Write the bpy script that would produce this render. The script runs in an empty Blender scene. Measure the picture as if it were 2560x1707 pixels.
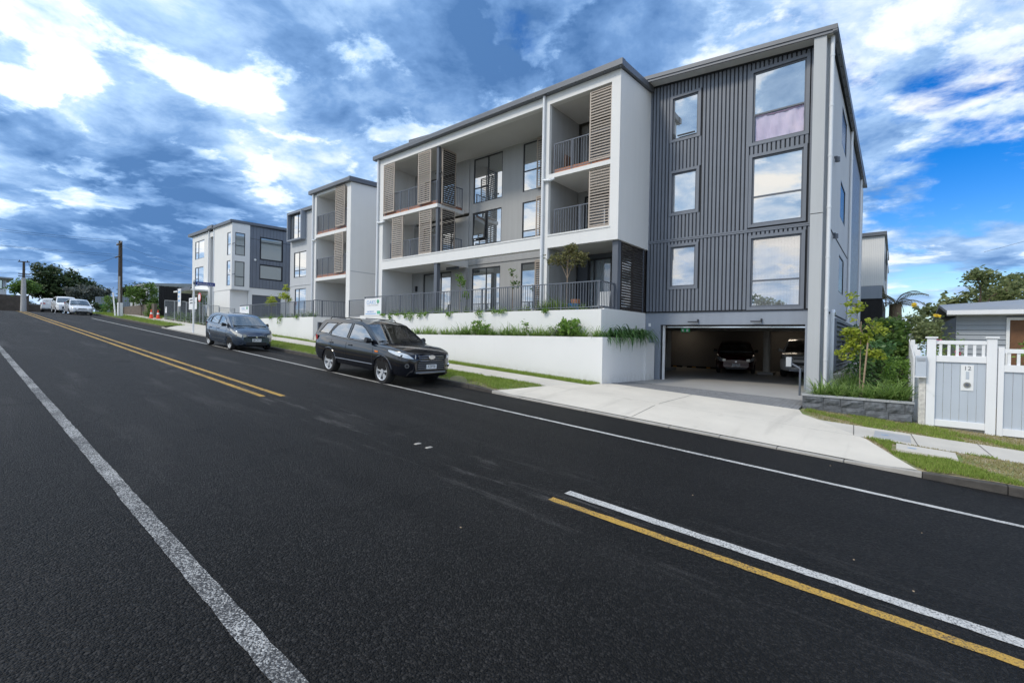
import bpy, bmesh, math, random
from mathutils import Vector, Matrix
RAD = math.radians
random.seed(7)
scene = bpy.context.scene
COL = scene.collection

# ------------------------------------------------------------------ camera
def cam_axes(yaw, pitch, roll):
    c, s = math.cos(yaw), math.sin(yaw)
    F = Vector((-s, c, 0)); r = Vector((c, s, 0)); d = Vector((0, 0, -1))
    f2 = F * math.cos(pitch) - d * math.sin(pitch)
    d2 = d * math.cos(pitch) + F * math.sin(pitch)
    r3 = r * math.cos(roll) + d2 * math.sin(roll)
    d3 = d2 * math.cos(roll) - r * math.sin(roll)
    return r3, d3, f2
cd = bpy.data.cameras.new('camera'); cam = bpy.data.objects.new('camera', cd); COL.objects.link(cam)
r3, d3, f2 = cam_axes(RAD(39.46), RAD(-0.44), RAD(-1.074))
m = Matrix((r3, -d3, -f2)).transposed().to_4x4()
cam.matrix_world = m                       # the camera stands at the origin; eye level is z = 0
cd.sensor_width = 36; cd.lens = 36 * 1167 / 2560
cd.clip_start = 0.05; cd.clip_end = 3000
scene.camera = cam

# ------------------------------------------------------------------ light
SUN_AZ = RAD(-158)      # compass-like: direction the light comes from, measured from +Y towards +X
SUN_EL = RAD(46)
SUN_S, SUN_ANG, SKY_S = 1.95, 10, 0.137
sd_ = bpy.data.lights.new('sun', 'SUN'); sun = bpy.data.objects.new('sun', sd_); COL.objects.link(sun)
sd_.energy = SUN_S; sd_.angle = RAD(SUN_ANG); sd_.color = (1, .91, .77)
sdir = Vector((math.sin(SUN_AZ) * math.cos(SUN_EL), math.cos(SUN_AZ) * math.cos(SUN_EL), math.sin(SUN_EL)))
sun.rotation_euler = sdir.to_track_quat('Z', 'Y').to_euler()
vs = scene.view_settings
vs.view_transform = 'Standard'; vs.look = 'None'; vs.exposure = 0.0; vs.gamma = 1; vs.use_curve_mapping = False
scene.cycles.use_denoising = True
scene.cycles.max_bounces = 6; scene.cycles.diffuse_bounces = 3; scene.cycles.glossy_bounces = 4
scene.cycles.transparent_max_bounces = 8; scene.cycles.transmission_bounces = 4
scene.cycles.sample_clamp_indirect = 6
scene.cycles.caustics_reflective = False; scene.cycles.caustics_refractive = False

# ------------------------------------------------------------------ node helpers
class NT:
    def __init__(s, tree): s.t = tree; s.n = tree.nodes; s.l = tree.links
    def new(s, typ, **kw):
        n = s.n.new(typ)
        for k, v in kw.items(): setattr(n, k, v)
        return n
    def put(s, sock, v):
        if hasattr(v, 'is_output') or isinstance(v, bpy.types.NodeSocket): s.l.new(v, sock)
        else: sock.default_value = v
    def math(s, op, a, b=0.0, c=None, clamp=False):
        n = s.new('ShaderNodeMath', operation=op); n.use_clamp = clamp
        s.put(n.inputs[0], a); s.put(n.inputs[1], b)
        if c is not None: s.put(n.inputs[2], c)
        return n.outputs[0]
    def vmath(s, op, a, b=(0, 0, 0), out=0):
        n = s.new('ShaderNodeVectorMath', operation=op); s.put(n.inputs[0], a); s.put(n.inputs[1], b)
        return n.outputs['Value'] if op in ('DOT_PRODUCT', 'LENGTH', 'DISTANCE') else n.outputs[0]
    def noise(s, vec, scale, detail=4, rough=.55, dist=0.0):
        n = s.new('ShaderNodeTexNoise'); s.put(n.inputs['Vector'], vec)
        n.inputs['Scale'].default_value = scale; n.inputs['Detail'].default_value = detail
        n.inputs['Roughness'].default_value = rough; n.inputs['Distortion'].default_value = dist
        return n.outputs['Fac']
    def ramp(s, v, lo, hi, a=0.0, b=1.0, smooth=True):
        n = s.new('ShaderNodeMapRange'); n.interpolation_type = 'SMOOTHSTEP' if smooth else 'LINEAR'
        s.put(n.inputs[0], v); s.put(n.inputs[1], lo); s.put(n.inputs[2], hi); s.put(n.inputs[3], a); s.put(n.inputs[4], b)
        return n.outputs[0]
    def mix(s, f, a, b, mode='MIX'):
        n = s.new('ShaderNodeMix', data_type='RGBA', blend_type=mode)
        s.put(n.inputs[0], f); s.put(n.inputs[6], a); s.put(n.inputs[7], b)
        return n.outputs[2]
def c4(c): return tuple(c) + (1.0,) if len(c) == 3 else tuple(c)

# ------------------------------------------------------------------ sky
world = bpy.data.worlds.new('World'); scene.world = world; world.use_nodes = True
W = NT(world.node_tree); W.n.clear()
tc = W.new('ShaderNodeTexCoord'); D = W.vmath('NORMALIZE', tc.outputs['Generated'])
sky = W.new('ShaderNodeTexSky', sky_type='NISHITA'); sky.sun_disc = False
sky.sun_elevation = SUN_EL; sky.sun_rotation = SUN_AZ; sky.ozone_density = 2.5; sky.air_density = 1.0; sky.dust_density = .6
hs = W.new('ShaderNodeHueSaturation'); hs.inputs['Hue'].default_value = .515; hs.inputs['Saturation'].default_value = 1.55; hs.inputs['Value'].default_value = 1.25
W.l.new(sky.outputs[0], hs.inputs['Color'])
sep = W.new('ShaderNodeSeparateXYZ'); W.l.new(D, sep.inputs[0])
zc = W.math('ADD', W.math('MAXIMUM', sep.outputs[2], 0.0), 0.20)
comb = W.new('ShaderNodeCombineXYZ')
W.l.new(W.math('DIVIDE', sep.outputs[0], zc), comb.inputs[0]); W.l.new(W.math('DIVIDE', sep.outputs[1], zc), comb.inputs[1])
P0 = comb.outputs[0]
def SKYSTR(vec, ang, sx, sy):
    mp = W.new('ShaderNodeMapping'); W.l.new(vec, mp.inputs[0])
    mp.inputs['Rotation'].default_value = (0, 0, ang); mp.inputs['Scale'].default_value = (sx, sy, 1)
    return mp.outputs[0]
def swarp(vec, scale, amt):
    n = W.new('ShaderNodeTexNoise'); W.l.new(vec, n.inputs['Vector']); n.inputs['Scale'].default_value = scale; n.inputs['Detail'].default_value = 2
    v = W.vmath('SCALE', W.vmath('SUBTRACT', n.outputs['Color'], (.5, .5, .5))); v.node.inputs['Scale'].default_value = amt
    return W.vmath('ADD', vec, v)
east = W.ramp(W.vmath('DOT_PRODUCT', D, (.772, .636, 0)), .22, .62)      # the cover breaks up towards the east
Pst = swarp(SKYSTR(P0, RAD(-28), 1.0, .95), 1.4, .28)
cov = W.noise(Pst, 2.0, 10, .58)               # where cloud is
puff = W.noise(Pst, 4.4, 13, .60)                # billows
thick = W.noise(W.vmath('ADD', Pst, (3.7, 1.9, .4)), 1.5, 6, .55)      # heavy, grey-bellied parts
covf = W.math('MULTIPLY_ADD', puff, .30, W.math('MULTIPLY', cov, .78))
thr = W.math('MULTIPLY_ADD', east, .155, .315)
dens = W.ramp(covf, thr, W.math('ADD', thr, .13))
def blob(dirv, rad, amp):
    dd = W.vmath('DISTANCE', swarp(D, 2.2, .22), tuple(Vector(dirv).normalized()))
    return W.math('MULTIPLY', W.ramp(dd, 0.0, rad, 1.0, 0.0), amp)
BLOBS = [((-0.956, 0.161, 0.244), 0.26, -0.20), ((-0.989, 0.075, 0.125), 0.26, -0.15), ((-0.932, 0.292, 0.205), 0.26, -0.22), ((-0.90, 0.40, 0.17), 0.16, -.14),
         ((-0.771, 0.477, 0.422), 0.20, -0.20), ((-0.566, 0.603, 0.562), 0.40, -0.10), ((-0.398, 0.736, 0.548), 0.36, -0.05), ((-0.62, 0.60, 0.50), 0.3, -0.08),
         ((-0.916, 0.153, 0.370), 0.22, 0.05), ((-0.732, 0.460, 0.502), 0.16, 0.16), ((-.72, .22, .66), .3, -.10), ((-.30, .72, .62), .40, -.07), ((-.45, .74, .50), .30, -.10), ((-.12, .80, .58), .30, -.08),
         ((-0.882, 0.373, 0.288), 0.16, 0.12), ((-0.970, 0.222, 0.096), 0.22, -0.06)]
heap = W.noise(W.vmath('ADD', Pst, (1.3, 7.1, 0)), 3.1, 13, .60)
crisp = W.math('MULTIPLY', W.ramp(heap, .50, .585), W.math('MULTIPLY_ADD', puff, .5, .10))      # sharp-edged bright heaps
sh = W.math('MULTIPLY_ADD', puff, .95, W.math('MULTIPLY', thick, .85))
sh = W.math('ADD', sh, W.math('MULTIPLY_ADD', crisp, .66, -.015))
sh = W.math('MULTIPLY_ADD', W.noise(Pst, 13.0, 5, .55), .16, sh)
for b in BLOBS: sh = W.math('ADD', sh, blob(*b))
glow = W.ramp(W.vmath('DOT_PRODUCT', D, tuple(sdir)), -.2, .95, 0.0, 1.0)   # clouds nearer the sun are whiter
sh = W.math('MULTIPLY_ADD', glow, .16, sh)
sh = W.math('MULTIPLY_ADD', east, .12, sh)
crr = W.new('ShaderNodeValToRGB'); W.l.new(W.ramp(sh, .68, 1.50, 0, 1, False), crr.inputs[0])
el = crr.color_ramp.elements
el[0].position = 0; el[0].color = (.62, 1.5, 3.4, 1)
el[1].position = 1; el[1].color = (8.2, 8.35, 8.5, 1)
for p_, c_ in ((.22, (1.35, 2.6, 5.0, 1)), (.45, (3.0, 4.6, 7.1, 1)), (.66, (6.0, 7.0, 8.5, 1)), (.84, (7.5, 7.9, 8.3, 1))):
    e = el.new(p_); e.color = c_
bright = W.math('MULTIPLY_ADD', glow, .45, 1.0)
cloudc = W.vmath('SCALE', W.mix(glow, crr.outputs[0], W.mix(1.0, crr.outputs[0], (1.06, .98, .885, 1), 'MULTIPLY'))); W.put(cloudc.node.inputs['Scale'], bright)
skyc = W.mix(dens, hs.outputs[0], cloudc)
low = W.ramp(sep.outputs[2], .0, .12, .5, 0.0)
skyc = W.mix(low, skyc, (4.4, 5.9, 8.0, 1))
bg = W.new('ShaderNodeBackground'); W.l.new(skyc, bg.inputs[0]); bg.inputs[1].default_value = SKY_S
wo = W.new('ShaderNodeOutputWorld'); W.l.new(bg.outputs[0], wo.inputs[0])

# ------------------------------------------------------------------ materials
MATS = {}
def M(name): return MATS[name]
def newmat(name):
    m = bpy.data.materials.new(name); m.use_nodes = True; t = NT(m.node_tree)
    b = t.n['Principled BSDF']; MATS[name] = m
    return m, t, b
def pos(t): return t.new('ShaderNodeNewGeometry').outputs['Position']
def paint(name, col, rough=.6, metal=0.0, spec=.5, var=.08, scale=1.2, bump=0.0, bscale=40, coat=0.0, streak=0.0, rvar=0.0, local=False):
    m, t, b = newmat(name)
    P = t.new('ShaderNodeTexCoord').outputs['Object'] if local else pos(t)
    n = t.noise(P, scale, 5, .6)
    f = t.ramp(n, .25, .75, 1 - var, 1 + var * .6, False)
    if streak:
        mp = t.new('ShaderNodeMapping'); t.l.new(P, mp.inputs[0]); mp.inputs['Scale'].default_value = (5, 5, .25)
        s = t.noise(mp.outputs[0], 1.0, 4, .6)
        f = t.math('MULTIPLY', f, t.ramp(s, .3, .75, 1.0 + streak * .3, 1 - streak, False))
    cc = t.vmath('SCALE', tuple(col)); t.put(cc.node.inputs['Scale'], f)
    t.l.new(cc, b.inputs['Base Color'])
    b.inputs['Roughness'].default_value = rough; b.inputs['Metallic'].default_value = metal
    b.inputs['Specular IOR Level'].default_value = spec; b.inputs['Coat Weight'].default_value = coat
    b.inputs['Coat Roughness'].default_value = .04
    if rvar:
        t.l.new(t.ramp(t.noise(P, scale * 3, 4), .3, .7, rough - rvar, rough + rvar, False), b.inputs['Roughness'])
    if bump:
        bp = t.new('ShaderNodeBump'); bp.inputs['Strength'].default_value = bump; bp.inputs['Distance'].default_value = .01
        t.l.new(t.noise(P, bscale, 3, .6), bp.inputs['Height']); t.l.new(bp.outputs[0], b.inputs['Normal'])
    return m
paint('white_render', (.755, .755, .752), .75, var=.035, scale=.5, bump=.12, bscale=90, streak=.028)
paint('white_paint', (.80, .81, .82), .42, var=.03, scale=2, streak=.05)
paint('grey_wall', (.38, .385, .39), .8, var=.06, scale=.6, bump=.1, bscale=90, streak=.08)
paint('pale_grey_wall', (.50, .515, .54), .75, var=.05, scale=.6, bump=.1, bscale=90, streak=.07)
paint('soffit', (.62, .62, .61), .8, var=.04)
paint('clad_dark', (.165, .185, .225), .42, var=.08, scale=1.5, streak=.08, rvar=.06)
paint('trim_dark', (.10, .112, .138), .45, var=.06)
paint('groove', (.014, .017, .023), .8)
paint('header_grey', (.26, .295, .355), .7, var=.06, scale=.8, bump=.08, bscale=70, streak=.08)
paint('pilaster_grey', (.47, .49, .51), .7, var=.05, scale=.6, bump=.1, bscale=80, streak=.06)
paint('roof_metal', (.135, .145, .165), .4, metal=.25, var=.08)
paint('frame_dark', (.022, .025, .031), .4)
paint('frame_mid', (.11, .125, .155), .4)
paint('rail_metal', (.13, .145, .175), .38, metal=.2, var=.05)
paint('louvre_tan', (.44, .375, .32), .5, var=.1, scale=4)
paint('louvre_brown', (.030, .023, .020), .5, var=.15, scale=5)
paint('terracotta', (.42, .17, .09), .7, var=.15, scale=6)
paint('pipe_white', (.72, .745, .78), .35, var=.03, streak=.05)
paint('concrete_path', (.53, .50, .45), .85, var=.12, scale=1.3, bump=.2, bscale=120)
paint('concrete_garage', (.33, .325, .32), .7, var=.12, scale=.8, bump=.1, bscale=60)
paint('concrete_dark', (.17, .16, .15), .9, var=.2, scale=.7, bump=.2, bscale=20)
paint('kerb_stone', (.07, .064, .058), .95, var=.4, scale=5, bump=.6, bscale=40)
paint('kerb_new', (.36, .34, .31), .9, var=.2, scale=4, bump=.3, bscale=60)
paint('paver', (.20, .205, .215), .85, var=.25, scale=6, bump=.3, bscale=80)
paint('joint', (.07, .068, .065), .95, var=.2, scale=9)
paint('soil', (.055, .042, .032), .95, var=.4, scale=8, bump=.8, bscale=30)
paint('block_stone', (.125, .135, .15), .85, var=.55, scale=9, bump=1.0, bscale=22)
paint('block_cap', (.36, .37, .385), .8, var=.1, scale=4)
paint('fence_white', (.80, .81, .83), .45, var=.03, streak=.04)
paint('fence_blue', (.48, .53, .60), .5, var=.05, streak=.05)
paint('weathered_paint', (.62, .60, .56), .8, var=.35, scale=14)
paint('board_grey', (.33, .36, .40), .6, var=.05, streak=.06)
paint('timber_pole', (.075, .060, .048), .9, var=.3, scale=8, bump=.4, bscale=30)
paint('pole_concrete', (.44, .43, .415), .85, var=.12, scale=3, streak=.1)
paint('wire', (.02, .02, .025), .6)
paint('black_fence', (.014, .014, .016), .85, var=.4, scale=4, streak=.3)
paint('far_wall_brown', (.14, .115, .095), .95, var=.35, scale=3)
paint('iron_roof', (.30, .32, .34), .5, metal=.2, var=.08)
paint('bark', (.10, .075, .055), .95, var=.35, scale=12, bump=.6, bscale=25)
paint('bark_pale', (.27, .205, .15), .9, var=.25, scale=14)
paint('stake', (.36, .27, .185), .85, var=.15, scale=10)
paint('tyre', (.016, .016, .017), .85, var=.15, scale=20, local=True)
paint('well_black', (.006, .006, .007), .9)
paint('alloy', (.66, .68, .71), .32, metal=.45, var=.04)
paint('hubcap', (.62, .63, .64), .4, metal=.15, var=.06)
paint('chrome', (.78, .80, .83), .12, metal=1.0, var=.02)
paint('plastic_black', (.014, .015, .017), .45, var=.1)
paint('bumper_silver', (.28, .30, .34), .38, metal=.5)
paint('car_black', (.003, .004, .008), .12, spec=.35, coat=1.0, var=.05, local=True)
paint('car_blue', (.055, .080, .122), .24, metal=.6, coat=.9, var=.06, local=True)
paint('car_white', (.78, .79, .80), .3, coat=.8, var=.03, local=True)
paint('car_silver', (.62, .64, .68), .3, metal=.3, coat=.8, var=.03, local=True)
paint('car_maroon', (.040, .006, .012), .22, metal=.2, coat=.9, var=.05, local=True)
paint('lamp_red', (.55, .02, .02), .15, coat=1)
paint('lamp_orange', (.75, .20, .02), .2, coat=1)
paint('lens', (.62, .66, .70), .08, metal=.35, coat=1, var=.12, scale=30, local=True)
paint('lens_yellowed', (.58, .56, .50), .2, metal=.1, coat=.6, var=.08, scale=30, local=True)
paint('plate_white', (.78, .79, .80), .4, var=.03)
paint('plate_black', (.01, .01, .012), .5)
paint('sign_white', (.80, .81, .84), .4, var=.03)
paint('sign_blue', (.06, .22, .55), .5)
paint('sign_pale_blue', (.20, .40, .70), .5)
paint('sign_navy', (.012, .035, .22), .45)
paint('sign_green', (.10, .42, .25), .5)
paint('sign_grey', (.14, .15, .17), .5)
paint('sign_red', (.65, .04, .05), .5)
paint('bin_green', (.025, .21, .09), .5, var=.08)
paint('cone_orange', (.80, .085, .03), .5, var=.08)
paint('bucket_blue', (.02, .17, .55), .45)
paint('timber_brown', (.16, .075, .035), .7, var=.2, scale=9)
paint('sheet_lilac', (.84, .70, .82), .9, var=.05)
paint('sheet_pink', (.62, .25, .32), .9)
paint('curtain', (.47, .56, .585), .9, var=.05)
paint('blind_white', (.70, .715, .72), .85, var=.04)
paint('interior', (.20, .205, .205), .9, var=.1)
paint('interior_pale', (.46, .475, .46), .9, var=.06)
paint('netting', (.30, .32, .34), .5, metal=.5)
paint('stop_black', (.02, .02, .02), .9)
paint('stop_yellow', (.6, .30, .03), .7)

def warpn(t, P):
    n = t.new('ShaderNodeTexNoise'); t.l.new(P, n.inputs['Vector']); n.inputs['Scale'].default_value = 1.1; n.inputs['Detail'].default_value = 4
    v = t.vmath('SUBTRACT', n.outputs['Color'], (.5, .5, .5)); return v
def asphalt():
    m, t, b = newmat('asphalt'); P = pos(t)
    v = t.new('ShaderNodeTexVoronoi'); t.l.new(P, v.inputs['Vector']); v.inputs['Scale'].default_value = 70
    v2 = t.new('ShaderNodeTexVoronoi'); t.l.new(P, v2.inputs['Vector']); v2.inputs['Scale'].default_value = 31
    cr = t.new('ShaderNodeSeparateColor'); t.l.new(v.outputs['Color'], cr.inputs[0])
    stone = t.math('POWER', cr.outputs[0], 3.6)
    big = t.noise(P, .22, 4, .6); mid = t.noise(P, 2.2, 5, .65)
    base = t.math('MULTIPLY_ADD', stone, .027, .0004)
    base = t.math('MULTIPLY', base, t.ramp(big, .3, .7, .72, 1.32, False))
    base = t.math('MULTIPLY', base, t.ramp(mid, .25, .75, .8, 1.2, False))
    # wheel paths polished paler, dusty streaks running with the traffic, scuffs along the centre
    mp = t.new('ShaderNodeMapping'); t.l.new(P, mp.inputs[0]); mp.inputs['Scale'].default_value = (.22, 1.5, 1)
    st = t.noise(mp.outputs[0], .9, 6, .62)
    sx = t.new('ShaderNodeSeparateXYZ'); t.l.new(P, sx.inputs[0]); Y_ = sx.outputs[1]
    def track(c, w): return t.ramp(t.math('ABSOLUTE', t.math('SUBTRACT', Y_, c)), 0.0, w, 1.0, 0.0)
    tr_ = t.math('MAXIMUM', t.math('MAXIMUM', track(2.05, .55), track(3.55, .5)), t.math('MAXIMUM', track(5.55, .5), track(7.0, .5)))
    tr_ = t.math('MULTIPLY', tr_, t.ramp(t.noise(mp.outputs[0], .5, 3), .3, .7, .2, 1.0))
    base = t.math('MULTIPLY_ADD', tr_, .0045, base)
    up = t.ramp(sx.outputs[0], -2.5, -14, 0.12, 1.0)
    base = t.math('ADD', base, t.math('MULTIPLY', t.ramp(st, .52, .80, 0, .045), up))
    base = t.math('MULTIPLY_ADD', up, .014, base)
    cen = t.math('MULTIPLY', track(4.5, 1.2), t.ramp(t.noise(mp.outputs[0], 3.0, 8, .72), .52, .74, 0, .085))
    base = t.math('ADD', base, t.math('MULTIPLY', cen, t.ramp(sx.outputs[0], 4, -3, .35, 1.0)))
    # darker oil drips and hairline cracks
    oil = t.ramp(t.noise(P, 1.3, 4, .6), .60, .70, 1.0, .55)
    vc = t.new('ShaderNodeTexVoronoi', feature='DISTANCE_TO_EDGE'); t.l.new(t.vmath('ADD', P, warpn(t, P)), vc.inputs['Vector']); vc.inputs['Scale'].default_value = .28
    crack = t.ramp(vc.outputs['Distance'], 0.0, .006, .45, 1.0)
    base = t.math('MULTIPLY', t.math('MULTIPLY', base, oil), crack)
    col = t.new('ShaderNodeCombineColor')
    t.l.new(base, col.inputs[0]); t.l.new(t.math('MULTIPLY', base, .95), col.inputs[1]); t.l.new(t.math('MULTIPLY', base, .93), col.inputs[2])
    t.l.new(col.outputs[0], b.inputs['Base Color'])
    b.inputs['Roughness'].default_value = .68; b.inputs['Specular IOR Level'].default_value = .22
    bp = t.new('ShaderNodeBump'); bp.inputs['Strength'].default_value = 1.0; bp.inputs['Distance'].default_value = .02
    h = t.math('ADD', t.math('MULTIPLY', v.outputs['Distance'], -1.0), t.math('MULTIPLY', v2.outputs['Distance'], -.8))
    t.l.new(h, bp.inputs['Height']); t.l.new(bp.outputs[0], b.inputs['Normal'])
asphalt()
def worn_concrete():
    m, t, b = newmat('concrete'); P = pos(t)
    big = t.ramp(t.noise(P, .8, 5, .6), .25, .75, .88, 1.07, False)
    blot = t.ramp(t.noise(t.vmath('ADD', P, (9, 4, 0)), 3.1, 5, .7), .58, .72, 1.0, .88)
    mp = t.new('ShaderNodeMapping'); t.l.new(P, mp.inputs[0]); mp.inputs['Scale'].default_value = (2.4, .22, 1)
    tyre = t.ramp(t.noise(mp.outputs[0], 1.0, 4, .6), .52, .72, 1.0, .86)
    mp2 = t.new('ShaderNodeMapping'); t.l.new(P, mp2.inputs[0]); mp2.inputs['Scale'].default_value = (1, 26, 1)
    broom = t.ramp(t.noise(mp2.outputs[0], 6.0, 2, .5), .3, .7, .97, 1.03, False)
    f = t.math('MULTIPLY', t.math('MULTIPLY', big, blot), t.math('MULTIPLY', tyre, broom))
    spots = t.ramp(t.noise(P, 19, 2, .5), .74, .80, 1.0, .72); f = t.math('MULTIPLY', f, spots)
    cc = t.vmath('SCALE', (.60, .56, .495)); t.put(cc.node.inputs['Scale'], f); t.l.new(cc, b.inputs['Base Color']); b.inputs['Roughness'].default_value = .86
    bp = t.new('ShaderNodeBump'); bp.inputs['Strength'].default_value = .2; bp.inputs['Distance'].default_value = .01; t.l.new(t.noise(P, 110, 3), bp.inputs['Height']); t.l.new(bp.outputs[0], b.inputs['Normal'])
def street_render():
    m, t, b = newmat('wall_render'); P = pos(t); s = t.new('ShaderNodeSeparateXYZ'); t.l.new(P, s.inputs[0])
    big = t.ramp(t.noise(P, .45, 4, .6), .25, .75, .955, 1.02, False)
    mp = t.new('ShaderNodeMapping'); t.l.new(P, mp.inputs[0]); mp.inputs['Scale'].default_value = (3.2, 3.2, .18)
    drip = t.ramp(t.noise(mp.outputs[0], 1.0, 5, .65), .55, .78, 1.0, .93)
    h = t.math('ADD', s.outputs[2], t.math('MULTIPLY_ADD', s.outputs[0], .0567, 1.85))       # height above the footpath
    splash = t.math('MULTIPLY', t.ramp(h, .02, .34, 1.0, 0.0), t.ramp(t.noise(P, 5.5, 5, .65), .35, .7))
    f = t.math('MULTIPLY', big, drip)
    cc = t.vmath('SCALE', (.755, .755, .752)); t.put(cc.node.inputs['Scale'], f)
    t.l.new(t.mix(t.math('MULTIPLY', splash, .32), cc, c4((.40, .36, .29))), b.inputs['Base Color']); b.inputs['Roughness'].default_value = .78
    bp = t.new('ShaderNodeBump'); bp.inputs['Strength'].default_value = .15; bp.inputs['Distance'].default_value = .01; t.l.new(t.noise(P, 70, 3), bp.inputs['Height']); t.l.new(bp.outputs[0], b.inputs['Normal'])
worn_concrete(); street_render()
def roadpaint(name, col, wear):
    m, t, b = newmat(name); P = pos(t)
    v = t.new('ShaderNodeTexVoronoi'); t.l.new(P, v.inputs['Vector']); v.inputs['Scale'].default_value = 105
    sc = t.new('ShaderNodeSeparateColor'); t.l.new(v.outputs['Color'], sc.inputs[0])
    n = t.noise(P, 1.1, 6, .65); n2 = t.noise(P, 60, 3, .6)
    k = t.math('ADD', t.math('MULTIPLY', sc.outputs[0], .5), t.math('MULTIPLY_ADD', n, .9, t.math('MULTIPLY', n2, .6)))
    f = t.ramp(k, wear - .12, wear + .38)
    t.l.new(t.mix(f, c4([.035, .035, .037]), c4(col)), b.inputs['Base Color'])
    b.inputs['Roughness'].default_value = .7
    bp = t.new('ShaderNodeBump'); bp.inputs['Strength'].default_value = .7; bp.inputs['Distance'].default_value = .01
    t.l.new(t.math('MULTIPLY', v.outputs['Distance'], -1), bp.inputs['Height']); t.l.new(bp.outputs[0], b.inputs['Normal'])
roadpaint('line_white', (.56, .555, .54), .72)
roadpaint('line_white_worn', (.50, .50, .49), .98)
roadpaint('line_yellow', (.50, .30, .05), .72)

def leaf(name, col, col2, rough=.5, trans=.25):
    m, t, b = newmat(name)
    g = t.new('ShaderNodeNewGeometry'); r = g.outputs['Random Per Island']
    P = g.outputs['Position']
    f = t.math('ADD', t.math('MULTIPLY', r, .65), t.math('MULTIPLY', t.noise(P, 1.1, 3), .5))
    cc = t.mix(t.ramp(f, .25, .95, 0, 1, False), c4(col), c4(col2))
    t.l.new(cc, b.inputs['Base Color']); b.inputs['Roughness'].default_value = rough
    b.inputs['Specular IOR Level'].default_value = .35
    tr = t.new('ShaderNodeBsdfTranslucent'); t.l.new(cc, tr.inputs[0])
    mx = t.new('ShaderNodeMixShader'); mx.inputs[0].default_value = trans
    t.l.new(b.outputs[0], mx.inputs[1]); t.l.new(tr.outputs[0], mx.inputs[2])
    t.l.new(mx.outputs[0], t.n['Material Output'].inputs[0])
leaf('leaf_dark', (.024, .046, .02), (.085, .125, .05), .5, .3)
leaf('leaf_mid', (.065, .135, .03), (.20, .31, .075), .5, .45)
leaf('leaf_olive', (.13, .17, .06), (.33, .37, .17), .5, .45)
leaf('leaf_grey', (.085, .10, .085), (.20, .215, .19), .7)
leaf('leaf_lime', (.22, .30, .03), (.50, .54, .08), .5, .4)
leaf('leaf_fresh', (.10, .21, .035), (.28, .43, .09), .5, .45)
leaf('leaf_strap', (.10, .20, .04), (.34, .46, .14), .4, .45)
leaf('leaf_deep', (.04, .11, .035), (.14, .26, .085), .35, .35)
leaf('leaf_autumn', (.08, .10, .035), (.30, .27, .12), .5, .35)
leaf('grass_blade', (.15, .23, .03), (.38, .47, .11), .6, .4)
leaf('grass_dry', (.20, .19, .06), (.45, .38, .20), .7, .3)
leaf('petal_pink', (.55, .10, .22), (.70, .25, .38))
leaf('petal_yellow', (.65, .45, .02), (.75, .55, .05))
leaf('palm_leaf', (.055, .06, .02), (.17, .15, .06), .5)

def grassground():
    m, t, b = newmat('grass_ground'); P = pos(t)
    a = t.mix(t.ramp(t.noise(P, 1.3, 5, .65), .35, .7), c4((.13, .20, .035)), c4((.24, .31, .085)))
    dry = t.ramp(t.noise(t.vmath('ADD', P, (5, 2, 0)), 1.1, 5, .6), .46, .62)
    a = t.mix(dry, a, c4((.30, .24, .15)))
    a = t.mix(t.ramp(t.noise(P, 22, 3), .3, .7), a, c4((.09, .12, .035)))
    sy = t.new('ShaderNodeSeparateXYZ'); t.l.new(P, sy.inputs[0])       # worn bare edge along the kerb
    bare = t.math('MULTIPLY', t.ramp(sy.outputs[1], 9.75, 10.35, 1.0, 0.0), t.ramp(t.noise(P, 2.6, 5, .65), .38, .6))
    a = t.mix(bare, a, c4((.19, .155, .12)))
    rt = t.math('MULTIPLY', t.ramp(sy.outputs[0], -2.2, -1.2), t.ramp(t.noise(P, 1.7, 5, .6), .36, .56)); a = t.mix(rt, a, c4((.33, .275, .185)))      # dry, trampled ground east of the driveway
    t.l.new(a, b.inputs['Base Color']); b.inputs['Roughness'].default_value = .9
    bp = t.new('ShaderNodeBump'); bp.inputs['Strength'].default_value = .8; bp.inputs['Distance'].default_value = .03
    t.l.new(t.noise(P, 35, 3), bp.inputs['Height']); t.l.new(bp.outputs[0], b.inputs['Normal'])
grassground()

def glass(name, refl, dark=(.03, .035, .04), clear=0.0, rough=.0, tint=(.93, .95, .97)):
    """window pane: a mirror-like coated face over either a dark room or (clear) what stands behind it"""
    m, t, b = newmat(name)
    gl = t.new('ShaderNodeBsdfGlossy'); gl.inputs['Color'].default_value = c4(tint); gl.inputs['Roughness'].default_value = rough
    fr = t.new('ShaderNodeLayerWeight')
    fac = t.math('MINIMUM', t.math('MULTIPLY_ADD', t.math('POWER', fr.outputs['Facing'], 4.0), .8, refl + .04), 1.0)
    if clear:
        un = t.new('ShaderNodeBsdfTransparent'); un.inputs[0].default_value = (clear, clear, clear * 1.02, 1)
    else:
        un = t.new('ShaderNodeBsdfDiffuse'); un.inputs[0].default_value = c4(dark)
    bp = t.new('ShaderNodeBump'); bp.inputs['Strength'].default_value = .02; bp.inputs['Distance'].default_value = .02
    t.l.new(t.noise(pos(t), 1.6, 1), bp.inputs['Height']); t.l.new(bp.outputs[0], gl.inputs['Normal'])
    mx = t.new('ShaderNodeMixShader'); t.l.new(fac, mx.inputs[0]); t.l.new(un.outputs[0], mx.inputs[1]); t.l.new(gl.outputs[0], mx.inputs[2])
    t.l.new(mx.outputs[0], t.n['Material Output'].inputs[0])
glass('glass_mirror', .46, (.16, .175, .185))
glass('glass_pale', .24, (.34, .37, .36))
paint('glass_dark', (.02, .024, .03), .25, spec=.3)
glass('car_clear', .14, clear=.62)
glass('car_tint', .30, clear=.42)
glass('glass_half', .42, (.10, .115, .12))
glass('glass_room', .22, clear=.9)
glass('glass_clear', .04, clear=.95)
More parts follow.
